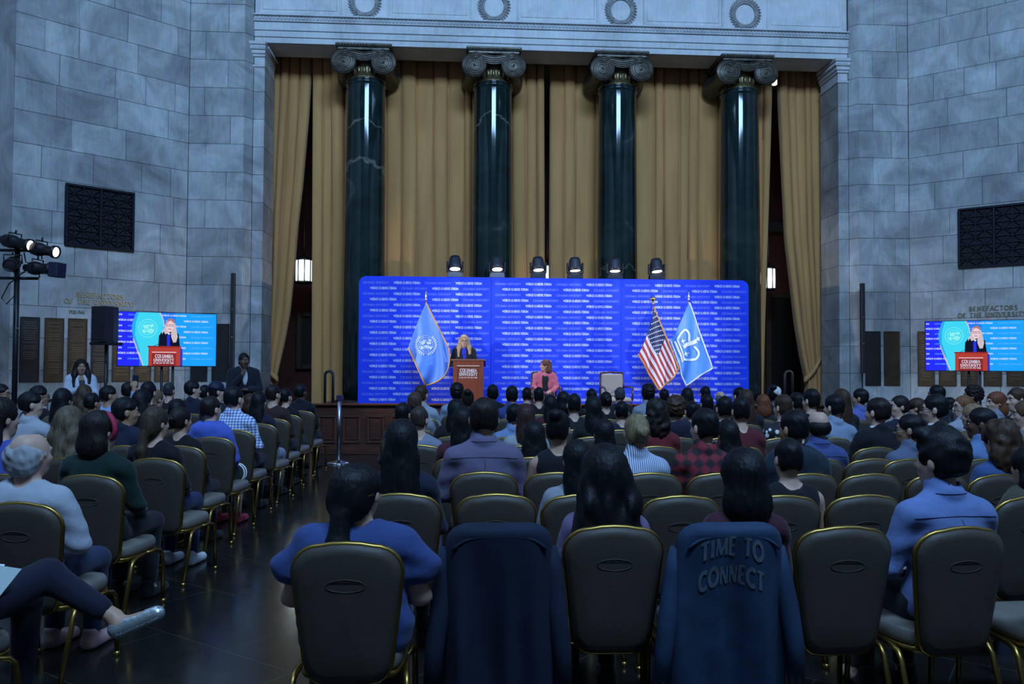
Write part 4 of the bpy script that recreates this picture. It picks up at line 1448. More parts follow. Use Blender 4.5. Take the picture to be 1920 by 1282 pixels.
theatre_spot(28, 454, .62, math.radians(-15), .20, True, False, 'lit black theatre spotlight, upper left on the lighting stand')
theatre_spot(78, 468, .55, math.radians(-12), .17, True, False, 'lit black theatre spotlight, upper right on the lighting stand')
theatre_spot(24, 494, .42, math.radians(-75), .25, False, False, 'unlit dark spotlight pointing at the audience, lower left on the stand')
theatre_spot(72, 503, .50, math.radians(-10), .06, False, True, 'dark spotlight with square hood, lower right on the stand')

# stanchions
def stanchion(u, d, ztop, label, belt=None):
    x, y = ground(u, d)
    g = empty('stanchion', (x, y, 0)); prop(g, label, 'stanchion', 'crowd control posts')
    MB().lathe([(.19, 0), (.19, .012), (.15, .03), (.05, .045), (.035, .06)], n=28).build('base', CHROME, g)
    MB().tube([(0, 0, .04), (0, 0, ztop)], .033, 14).build('post', M('brushed_steel', (.32, .33, .36), .3, 1.0), g)
    MB().bbox(-.045, .045, -.045, .045, ztop - .09, ztop + .005, .012).build('belt_head', M('purple_black', (.03, .02, .08), .4), g)
    if belt:
        MB().bbox(0, belt, -.004, .004, ztop - .075, ztop - .03, .002).build('belt', BLACKP, g)
    return g


stanchion(637, 13.7, 1.12, 'steel belt stanchion standing alone in the aisle before the stage')
stanchion(88, 13.0, 1.10, 'belt stanchion with black belt by the left wall', belt=1.0)
# ================================================================ chairs
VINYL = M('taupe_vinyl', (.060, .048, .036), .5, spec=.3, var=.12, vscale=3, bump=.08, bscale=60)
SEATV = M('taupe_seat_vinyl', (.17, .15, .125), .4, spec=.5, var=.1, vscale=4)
CHG = M('antique_gold_frame', (.36, .225, .055), .36, 1.0, var=.2, vscale=6)
RECESS_SHADE = M('dark_handle_recess', (.02, .019, .018), .5)  # shade of the hand-hold recess put into the colour
CH_H, CH_W = .920, .208      # height of the back, half width


def back_outline(grow=0.0, n=5):
    """half-width w(z) outline of the chair back: wide rounded top, narrow bottom; returns closed list (x, z)"""
    pts = []
    w_t, w_m, w_b = CH_W + grow, .205 + grow, .150 + grow
    z_t, z_b = CH_H + grow, .365 - grow * .5
    r = .105 + grow
    right = [(.085 + grow, z_b), (.118 + grow, z_b + .006), (.142 + grow, z_b + .024), (.157 + grow, z_b + .052), (.166 + grow, z_b + .09),
             (.174 + grow, z_b + .16), (.184 + grow, z_b + .24), (.194 + grow, z_b + .32), (.202 + grow, z_b + .40)]
    for k in range(7):
        a = k / 6 * PI / 2
        right.append((w_t - r + r * math.cos(a), z_t - r * .95 - .012 + r * .95 * math.sin(a)))
    right.append((.055, z_t - .003)); right.append((0, z_t))
    left = [(-x, z) for x, z in right[::-1] if x > .001]
    return right + left


def lean(x, z, off=0.0, curve=.022):
    """y of the back's mid surface: leaning back, slightly wrapped"""
    return -.215 - (z - .40) * .13 + curve * (x / CH_W) ** 2 * .9 + off


def chair_meshes():
    ms = {}
    inner, outer = back_outline(.006), back_outline(.0)
    mb = MB()
    def shell(off_f, off_b, ol):
        rings = []
        for sc, off in ((.0, off_b - .012), (.55, off_b - .011), (.86, off_b - .006), (1.0, off_b + .004), (1.0, off_f - .006), (.9, off_f + .008), (.5, off_f + .02), (0., off_f + .022)):
            cz = .645
            rings.append([(x * sc, lean(x * sc, cz + (z - cz) * sc, off), cz + (z - cz) * sc) for x, z in ol])
        return rings
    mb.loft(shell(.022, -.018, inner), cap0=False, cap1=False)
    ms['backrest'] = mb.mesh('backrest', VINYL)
    fr = MB()
    fr.tube([(x, lean(x, z, .009), z) for x, z in back_outline(.006)], .0135, 7, close=True)
    ms['back_frame'] = fr.mesh('back_frame', CHG)
    # hand hold in the upper back: rim and a flat patch coloured as recess shade
    hd = MB()
    ol = [(.062 * math.cos(a) * (1.25 if abs(math.cos(a)) > .5 else 1), .765 + .026 * math.sin(a)) for a in [2 * PI * k / 16 for k in range(16)]]
    hd.tube([(x, lean(x, z, -.0285), z) for x, z in ol], .0026, 5, close=True)
    ms['hand_hold_rim'] = hd.mesh('hand_hold_rim', VINYL)
    h2 = MB(); h2.add([(x * .8, lean(x, z, -.0306), .771 + (z - .765) * .38) for x, z in ol], [tuple(range(16))], False)
    ms['hand_hold'] = h2.mesh('hand_hold', RECESS_SHADE)
    st = MB()
    def sring(sc, z):
        r = []
        for k in range(28):
            a = 2 * PI * k / 28
            cx_, sy_ = math.cos(a), math.sin(a)
            e = .42
            x = math.copysign(abs(cx_) ** e, cx_) * .215
            y = math.copysign(abs(sy_) ** e, sy_) * .22
            x *= 1 - .06 * (1 if y < 0 else 0) * abs(y) / .22
            r.append((x * sc, y * sc + .03, z))
        return r
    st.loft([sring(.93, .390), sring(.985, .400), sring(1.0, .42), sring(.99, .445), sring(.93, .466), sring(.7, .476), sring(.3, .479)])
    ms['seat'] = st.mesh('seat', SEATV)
    sf = MB()
    sf.loft([sring(.99, .365), sring(1.005, .368), sring(1.005, .388), sring(.99, .391)])
    ms['seat_frame'] = sf.mesh('seat_frame', CHG)
    for nm, sx, front in (('leg_fr', 1, 1), ('leg_fl', -1, 1), ('leg_rr', 1, 0), ('leg_rl', -1, 0)):
        lg = MB()
        if front:
            pts = [(sx * .212, .05, .378), (sx * .222, .15, .378), (sx * .228, .20, .366), (sx * .231, .226, .335), (sx * .232, .236, .28), (sx * .232, .25, .02)]
        else:
            pts = [(sx * .212, .05, .378), (sx * .222, -.09, .378), (sx * .228, -.14, .366), (sx * .231, -.165, .335), (sx * .232, -.18, .28), (sx * .232, -.27, .02)]
        lg.tube(pts, .0135, 7)
        lg.lathe([(.016, 0), (.018, .005), (.016, .028)], c=(pts[-1][0], pts[-1][1], 0), n=8)
        ms[nm] = lg.mesh('leg', CHG)
    for s in (-1, 1):
        sp = MB()
        sp.tube([(s * .15, -.10, .395), (s * .155, -.19, .40), (s * .155, lean(.15, .44, .01), .44), (s * .16, lean(.15, .55, .0), .55)], .012, 6)
        ms['back_support%d' % s] = sp.mesh('back_support', CHG)
    return ms


CHM = chair_meshes()
N_CH = 0


def chair(x, y, rz, label, full=True, group='gold-framed audience chairs'):
    g = empty('banquet_chair', (x, y, 0), rz)
    prop(g, label, 'chair', group)
    br = link_mesh('backrest', CHM['backrest'], g)
    link_mesh('back_frame', CHM['back_frame'], g)
    link_mesh('seat', CHM['seat'], g)
    if full:
        link_mesh('hand_hold', CHM['hand_hold'], br)
        link_mesh('hand_hold_rim', CHM['hand_hold_rim'], br)
        link_mesh('back_support', CHM['back_support-1'], g); link_mesh('back_support', CHM['back_support1'], g)
    link_mesh('seat_frame', CHM['seat_frame'], g)
    for k in ('leg_fr', 'leg_fl', 'leg_rr', 'leg_rl'):
        link_mesh('leg', CHM[k], g)
    return g


# ================================================================ organic surfaces (distance fields meshed on a grid)
class Field:
    def __init__(s, lo, hi, h, fine=None, hf=None):
        """grid lo..hi at spacing h; fine = (lo, hi) box meshed at spacing hf"""
        ax = []
        for k in range(3):
            if fine:
                a, b = fine[0][k], fine[1][k]
                p = [np.arange(lo[k], a, h), np.arange(max(a, lo[k]), min(b, hi[k]), hf), np.arange(b, hi[k] + h, h)]
                p = np.unique(np.round(np.concatenate([q for q in p if len(q)]), 5))
                keep = [p[0]]
                for q in p[1:]:
                    if q - keep[-1] > (hf * .6): keep.append(q)
                ax.append(np.array(keep, dtype=np.float32))
            else:
                ax.append(np.arange(lo[k], hi[k] + h, h, dtype=np.float32))
        s.ax = ax
        s.V = np.full([len(a) for a in ax], .5, dtype=np.float32)

    def _sub(s, lo, hi, m):
        sl = []
        for k in range(3):
            i0 = max(int(np.searchsorted(s.ax[k], lo[k] - m)) - 1, 0)
            i1 = min(int(np.searchsorted(s.ax[k], hi[k] + m)) + 1, len(s.ax[k]))
            if i1 <= i0: return None
            sl.append(slice(i0, i1))
        X = s.ax[0][sl[0]][:, None, None]; Y = s.ax[1][sl[1]][None, :, None]; Z = s.ax[2][sl[2]][None, None, :]
        return tuple(sl), X, Y, Z

    def _comb(s, sl, d, k, op):
        a = s.V[sl]
        if op == 'u':
            if k > 0:
                h = np.clip(.5 + .5 * (a - d) / k, 0, 1)
                s.V[sl] = a + (d - a) * h - k * h * (1 - h)
            else: s.V[sl] = np.minimum(a, d)
        elif op == 'd':
            if k > 0:
                h = np.clip(.5 - .5 * (a + d) / k, 0, 1)
                s.V[sl] = a + (-d - a) * h + k * h * (1 - h)
            else: s.V[sl] = np.maximum(a, -d)

    def cap(s, a, b, ra, rb=None, k=.02, op='u', flat=None):
        """tapered limb from a to b; flat = (sx, sy, sz) squeeze"""
        rb = ra if rb is None else rb
        a, b = np.array(a, float), np.array(b, float)
        R = max(ra, rb)
        m = R * (1.0 if flat is None else 1 / min(flat)) + .05 + k
        r = s._sub(np.minimum(a, b), np.maximum(a, b), m)
        if r is None: return s
        sl, X, Y, Z = r
        ba = b - a
        den = float(ba.dot(ba)) or 1e-9
        px, py, pz = X - a[0], Y - a[1], Z - a[2]
        t = np.clip((px * ba[0] + py * ba[1] + pz * ba[2]) / den, 0, 1)
        dx, dy, dz = px - t * ba[0], py - t * ba[1], pz - t * ba[2]
        if flat: dx, dy, dz = dx * flat[0], dy * flat[1], dz * flat[2]
        d = np.sqrt(dx * dx + dy * dy + dz * dz) - (ra + (rb - ra) * t)
        s._comb(sl, d, k, op)
        return s

    def ell(s, c, r, k=.02, op='u', rot=None, noise=None):
        c, r = np.array(c, float), np.array(r, float)
        R = r.max() if rot is not None else r
        q = s._sub(c - R, c + R, .06 + k)
        if q is None: return s
        sl, X, Y, Z = q
        X, Y, Z = X - c[0], Y - c[1], Z - c[2]
        if rot is not None:        # turn about z
            cs, sn = math.cos(-rot), math.sin(-rot)
            X, Y = X * cs - Y * sn, X * sn + Y * cs
        k0 = np.sqrt((X / r[0]) ** 2 + (Y / r[1]) ** 2 + (Z / r[2]) ** 2)
        k1 = np.sqrt((X / r[0] ** 2) ** 2 + (Y / r[1] ** 2) ** 2 + (Z / r[2] ** 2) ** 2) + 1e-9
        d = k0 * (k0 - 1) / k1
        if noise is not None: d = d + noise(X, Y, Z)
        s._comb(sl, d.astype(np.float32), k, op)
        return s

    def half(s, n, off, k=.0, op='d'):
        """removes the side where n.p > off"""
        X = s.ax[0][:, None, None]; Y = s.ax[1][None, :, None]; Z = s.ax[2][None, None, :]
        d = off - (X * n[0] + Y * n[1] + Z * n[2])
        s._comb((slice(None),) * 3, np.broadcast_to(d, s.V.shape), k, op)
        return s

    def warp(s, f):
        X = s.ax[0][:, None, None]; Y = s.ax[1][None, :, None]; Z = s.ax[2][None, None, :]
        s.V = s.V + f(X, Y, Z).astype(np.float32)
        return s

    def mesh(s, name, mat_):
        V = s.V
        V[0], V[-1] = .5, .5; V[:, 0], V[:, -1] = .5, .5; V[:, :, 0], V[:, :, -1] = .5, .5
        I = V < 0
        c = np.zeros([n - 1 for n in V.shape], np.int8)
        for dx in (0, 1):
            for dy in (0, 1):
                for dz in (0, 1):
                    c += I[dx:V.shape[0] - 1 + dx, dy:V.shape[1] - 1 + dy, dz:V.shape[2] - 1 + dz]
        act = (c > 0) & (c < 8)
        ci, cj, ck = np.nonzero(act)
        idx = np.full(act.shape, -1, np.int64)
        idx[ci, cj, ck] = np.arange(len(ci))
        P = np.zeros((len(ci), 3)); cnt = np.zeros(len(ci))
        off = [(0, 0, 0), (1, 0, 0), (0, 1, 0), (1, 1, 0), (0, 0, 1), (1, 0, 1), (0, 1, 1), (1, 1, 1)]
        ed = [(0, 1), (2, 3), (4, 5), (6, 7), (0, 2), (1, 3), (4, 6), (5, 7), (0, 4), (1, 5), (2, 6), (3, 7)]
        vals = [V[ci + o[0], cj + o[1], ck + o[2]] for o in off]
        pos = [np.stack([s.ax[0][ci + o[0]], s.ax[1][cj + o[1]], s.ax[2][ck + o[2]]], 1).astype(float) for o in off]
        for a, b in ed:
            va, vb = vals[a], vals[b]
            mk = (va < 0) != (vb < 0)
            t = np.where(mk, va / np.where(mk, va - vb, 1), 0)
            P += np.where(mk[:, None], pos[a] + (pos[b] - pos[a]) * t[:, None], 0)
            cnt += mk
        P /= cnt[:, None]
        Q = []
        for axn in range(3):
            A = [slice(None)] * 3; B = [slice(None)] * 3
            A[axn] = slice(0, -1); B[axn] = slice(1, None)
            d = I[tuple(A)] != I[tuple(B)]
            i, j, k = np.nonzero(d)
            o1, o2 = (axn + 1) % 3, (axn + 2) % 3
            cc = [i, j, k]
            ok = (cc[o1] > 0) & (cc[o2] > 0) & (cc[o1] < V.shape[o1] - 1) & (cc[o2] < V.shape[o2] - 1)
            cc = [q[ok] for q in cc]
            ins = I[cc[0], cc[1], cc[2]]
            def cell(d1, d2):
                q = [x.copy() for x in cc]
                q[o1] = q[o1] - d1; q[o2] = q[o2] - d2
                return idx[q[0], q[1], q[2]]
            f = np.stack([cell(1, 1), cell(0, 1), cell(0, 0), cell(1, 0)], 1)
            f[~ins] = f[~ins][:, ::-1]
            Q.append(f)
        Q = np.concatenate(Q)
        Q = Q[(Q >= 0).all(1)]
        me = bpy.data.meshes.new(name)
        me.vertices.add(len(P)); me.vertices.foreach_set('co', P.astype(np.float32).ravel())
        me.loops.add(len(Q) * 4); me.loops.foreach_set('vertex_index', Q.astype(np.int32).ravel())
        me.polygons.add(len(Q)); me.polygons.foreach_set('loop_start', np.arange(0, len(Q) * 4, 4, dtype=np.int32))
        me.update(calc_edges=True)
        me.validate()
        me.polygons.foreach_set('use_smooth', np.ones(len(me.polygons), bool))
        me.materials.append(mat_)
        return me


# ---------------------------------------------------------------- people materials
def skin_mat():
    m = M('skin', (.5, .3, .2), .5, spec=.35, objcol=True, var=.06, vscale=25)
    return m


SKIN = skin_mat()
CLOTH = M('cloth', (.1, .1, .1), .85, spec=.25, objcol=True, var=.10, vscale=9, bump=.8, bscale=9, sheen=.1)


def hair_mat():
    m = M('hair', (.02, .02, .02), .52, spec=.24, objcol=True, var=.45, vscale=55, bump=.35, bscale=130, stretch=(1, 1, .07))
    return m


HAIR = hair_mat()
HAIR_L = M('grey_hair', (.3, .3, .3), .7, spec=.2, objcol=True, var=.22, vscale=40, bump=.3, bscale=120, stretch=(1, 1, .25))


def stripe_mat(name, c1, c2, scale, axis='X', plaid=False):
    m, N, L, b = new_mat(name)
    tc = N.new('ShaderNodeTexCoord')
    def band(ax, sc):
        wv = N.new('ShaderNodeTexWave'); wv.wave_type = 'BANDS'; wv.bands_direction = ax
        wv.inputs['Scale'].default_value = sc; wv.inputs['Distortion'].default_value = .4
        L.new(tc.outputs['Object'], wv.inputs['Vector'])
        return wv.outputs['Fac']
    f = band(axis, scale)
    if plaid:
        g = band('Z', scale)
        ad = N.new('ShaderNodeMath'); ad.operation = 'ADD'; L.new(f, ad.inputs[0]); L.new(g, ad.inputs[1])
        mu = N.new('ShaderNodeMath'); mu.operation = 'MULTIPLY'; mu.inputs[1].default_value = .5; L.new(ad.outputs[0], mu.inputs[0])
        f = mu.outputs[0]
    cr = N.new('ShaderNodeValToRGB')
    cr.color_ramp.elements[0].position, cr.color_ramp.elements[0].color = .35, (*c1, 1)
    cr.color_ramp.elements[1].position, cr.color_ramp.elements[1].color = .65, (*c2, 1)
    L.new(f, cr.inputs['Fac']); L.new(cr.outputs['Color'], b.inputs['Base Color'])
    b.inputs['Roughness'].default_value = .85
    return m


STRIPED = stripe_mat('blue_white_stripes', (.12, .16, .30), (.62, .66, .74), 22)
PLAIDB = stripe_mat('blue_white_plaid', (.10, .16, .40), (.62, .68, .80), 11, plaid=True)
PLAIDR = stripe_mat('red_black_plaid', (.02, .008, .012), (.20, .012, .022), 4.2, plaid=True)
DOTS = M('black_white_dots', (.02, .02, .02), .8, var=.0)


def dots_mat():
    m, N, L, b = new_mat('white_dots_on_black')
    tc = N.new('ShaderNodeTexCoord')
    v = N.new('ShaderNodeTexVoronoi'); v.inputs['Scale'].default_value = 16
    L.new(tc.outputs['Object'], v.inputs['Vector'])
    cr = N.new('ShaderNodeValToRGB')
    cr.color_ramp.elements[0].position, cr.color_ramp.elements[0].color = .30, (.7, .68, .66, 1)
    cr.color_ramp.elements[1].position, cr.color_ramp.elements[1].color = .36, (.012, .012, .014, 1)
    L.new(v.outputs['Distance'], cr.inputs['Fac']); L.new(cr.outputs['Color'], b.inputs['Base Color'])
    b.inputs['Roughness'].default_value = .85
    return m


DOTS = dots_mat()

# ---------------------------------------------------------------- the seated figure
HC = Vector((0, -.055, 1.192))       # head centre of the seated figure


def rot2(p, yaw, c):
    x, y = p[0] - c[0], p[1] - c[1]
    cs, sn = math.cos(yaw), math.sin(yaw)
    return (c[0] + x * cs - y * sn, c[1] + x * sn + y * cs, p[2])


def head_prims(F, hc, yaw, s=1.0, face=True):
    """skull, jaw, ears, nose, brow, lips around head centre hc; looks along +y turned by yaw"""
    def p(x, y, z): return rot2((hc[0] + x * s, hc[1] + y * s, hc[2] + z * s), yaw, hc)
    F.ell(p(0, -.008, .03), (.077 * s, .098 * s, .100 * s), .02, rot=yaw)
    F.ell(p(0, .028, -.03), (.062 * s, .068 * s, .082 * s), .03, rot=yaw)
    F.ell(p(0, .052, -.082), (.036 * s, .034 * s, .030 * s), .03, rot=yaw)
    F.cap(p(0, .088, .018), p(0, .113, -.022), .008 * s, .013 * s, .015)
    F.cap(p(-.012, .102, -.026), p(.012, .102, -.026), .009 * s, None, .01)
    F.cap(p(-.034, .084, .034), p(.034, .084, .034), .010 * s, None, .02)
    for sg in (-1, 1):
        F.ell(p(sg * .030, .094, .012), (.014 * s, .012 * s, .010 * s), .012, 'd', rot=yaw)
        F.ell(p(sg * .080, -.008, -.004), (.010 * s, .020 * s, .031 * s), .008, rot=yaw)
        F.ell(p(sg * .040, .060, -.02), (.022 * s, .022 * s, .022 * s), .02, rot=yaw)
    F.cap(p(-.018, .090, -.052), p(.018, .090, -.052), .0075 * s, None, .008)
    F.cap(p(-.015, .087, -.062), p(.015, .087, -.062), .0075 * s, None, .008)


def torso_prims(F, g, sleeve=None, body=True, collar=False):
    """g = extra thickness; used for the body and for what is worn over it"""
    F.ell((0, -.055, .55), (.175 + g, .135 + g, .12 + g), .03)
    F.ell((0, -.075, .70), (.150 + g, .112 + g, .17 + g), .05)
    F.ell((0, -.080, .86), (.165 + g, .115 + g, .18 + g), .05)
    F.cap((-.125, -.085, .965), (.125, -.085, .965), .060 + g, None, .05, flat=(1, 1.0, 1))
    for s in (-1, 1):
        F.cap((s * .12, -.085, .985), (s * .02, -.075, 1.055), .036 + g, .030 + g, .04)


def arm_prims(F, g, pose, upto=1.0, hands=True):
    for s in (-1, 1):
        sh, el, wr, ha = pose[s]
        sh, el, wr, ha = [np.array(q, float) for q in (sh, el, wr, ha)]
        F.cap(sh, el, .050 + g, .041 + g, .03)
        if upto > .5:
            F.cap(el, el + (wr - el) * min(1, (upto - .5) * 2), .041 + g, (.041 + (.028 - .041) * min(1, (upto - .5) * 2)) + g, .02)
        if hands:
            d = (ha - wr); d = d / np.linalg.norm(d)
            side = np.cross(d, (0, 0, 1.0)); side = side / (np.linalg.norm(side) + 1e-9) * s
            pc = wr + d * .05
            F.cap(wr, pc, .026, .030, .015)
            F.cap(pc - side * .02, pc + side * .02 + d * .02, .022, .020, .012)
            for q, (o, L_) in enumerate(((-.030, .066), (-.011, .080), (.009, .076), (.027, .058))):
                b0 = pc + d * .03 + side * o
                m0 = b0 + d * L_ * .5 + np.array((0, 0, -.004))
                e0 = m0 + d * L_ * .38 + np.array((0, 0, -.022))
                F.cap(b0, m0, .0095, .009, .006); F.cap(m0, e0, .009, .0075, .004)
            t0 = pc - side * .03 - d * .01
            F.cap(t0, t0 - side * .02 + d * .035, .011, .010, .008)
            F.cap(t0 - side * .02 + d * .035, t0 - side * .016 + d * .062, .010, .008, .004)


def leg_prims(F, g, feet=True, legs=None):
    legs = legs or {s: ((s * .085, -.03, .535), (s * .105, .40, .525), (s * .105, .38, .09)) for s in (-1, 1)}
    for s in (-1, 1):
        hip, kn, an = legs[s]
        F.cap(hip, kn, .088 + g, .060 + g, .03)
        F.cap(kn, an, .056 + g, .036 + g, .03)
        if feet:
            F.cap((an[0], an[1] - .03, .045), (an[0] + s * .015, an[1] + .15, .035), .038, .032, .02)


POSE = {
    'lap': {s: ((s * .170, -.085, .955), (s * .228, -.03, .715), (s * .13, .20, .645), (s * .07, .27, .63)) for s in (-1, 1)},
    'fold': {1: ((.178, -.085, .965), (.245, -.01, .73), (.06, .17, .74), (-.06, .16, .76)), -1: ((-.178, -.085, .965), (-.245, -.01, .72), (-.06, .18, .71), (.06, .17, .70))},
}
_bod = {}


def seated_body(yaw_deg, pose='lap'):
    key = (yaw_deg, pose)
    if key not in _bod:
        F = Field((-.33, -.27, -.01), (.33, .62, 1.32), .017, ((-.10, -.18, 1.02), (.10, .08, 1.31)), .0085)
        torso_prims(F, 0.0)
        F.cap((0, -.075, 1.0), (0, -.058, 1.145), .056, .052, .03)
        arm_prims(F, 0.0, POSE[pose])
        leg_prims(F, 0.0)
        head_prims(F, HC, math.radians(yaw_deg))
        _bod[key] = F.mesh('body', SKIN)
    return _bod[key]


_shirt = {}


def shirt_mesh(kind, mat_=None):
    key = (kind, mat_.name if mat_ else '')
    if key in _shirt: return _shirt[key]
    F = Field((-.36, -.30, .44), (.36, .36, 1.16), .0125)
    g = {'crew': .012, 'collar': .014, 'short': .014, 'tank': .008, 'hood': .026, 'suit': .022, 'blouse': .024}[kind]
    torso_prims(F, g)
    if kind == 'blouse':
        F.ell((0, -.06, .62), (.20, .16, .16), .06)
        for s in (-1, 1): F.cap((s * .15, -.085, .985), (s * .225, -.06, .86), .068, .080, .04)
    elif kind == 'short':
        arm_prims(F, .018, POSE['lap'], .5, False)
        for s in (-1, 1): F.cap(POSE['lap'][s][0], POSE['lap'][s][1], .066, .064, .02)
    elif kind != 'tank':
        arm_prims(F, .011 if kind in ('crew', 'collar') else .02, POSE['lap'], 1.0, False)
    F.cap((0, -.075, 1.02), (0, -.05, 1.16), .063, .066, .024, 'd')
    if kind in ('collar', 'suit'):
        F.cap((0, -.078, 1.052), (0, -.066, 1.092 if kind == 'collar' else 1.070), .082, .072, .006)
        F.cap((0, -.078, 1.0), (0, -.05, 1.17), .062, .064, .012, 'd')
        F.cap((0, .03, 1.12), (0, .06, 1.0), .030, .012, .01, 'd')
    if kind == 'hood':
        F.ell((0, -.145, 1.00), (.135, .075, .085), .03)
        F.cap((-.09, -.06, 1.055), (.09, -.06, 1.055), .035, None, .03)
        F.cap((0, -.07, 1.03), (0, -.045, 1.14), .066, .07, .01, 'd')
    ph = {'crew': 0, 'collar': 1, 'short': 2, 'tank': 3, 'hood': 4, 'suit': 5, 'blouse': 6}[kind]
    F.warp(lambda X, Y, Z: .0055 * np.sin(34 * X + 14 * Z + ph) * np.sin(21 * Z - 13 * X) + .0025 * np.sin(60 * Z + 25 * X * np.sign(X + 1e-6)) * (np.abs(X) > .12))
    F.half((0, 0, -1), -.475, .015)
    _shirt[key] = F.mesh('shirt', mat_ or CLOTH)
    return _shirt[key]


def make_trousers():
    F = Field((-.25, -.25, .06), (.25, .55, .70), .017)
    F.ell((0, -.055, .55), (.183, .143, .125), .03)
    leg_prims(F, .012, False)
    F.half((0, 0, -1), -.10)
    F.half((0, 0, 1), .64)
    return F.mesh('trousers', CLOTH)


TROUSERS = make_trousers()


def make_shoe():
    F = Field((-.07, -.12, -.01), (.07, .24, .13), .011)
    F.cap((0, -.04, .035), (.01, .16, .03), .045, .040, .02)
    F.cap((0, -.03, .05), (0, -.03, .10), .042, .040, .02)
    F.half((0, 0, -1), -.004)
    return F.mesh('shoe', CLOTH)


SHOE = make_shoe()

# ---------------------------------------------------------------- hair, in head space (face along +y)
_hair = {}


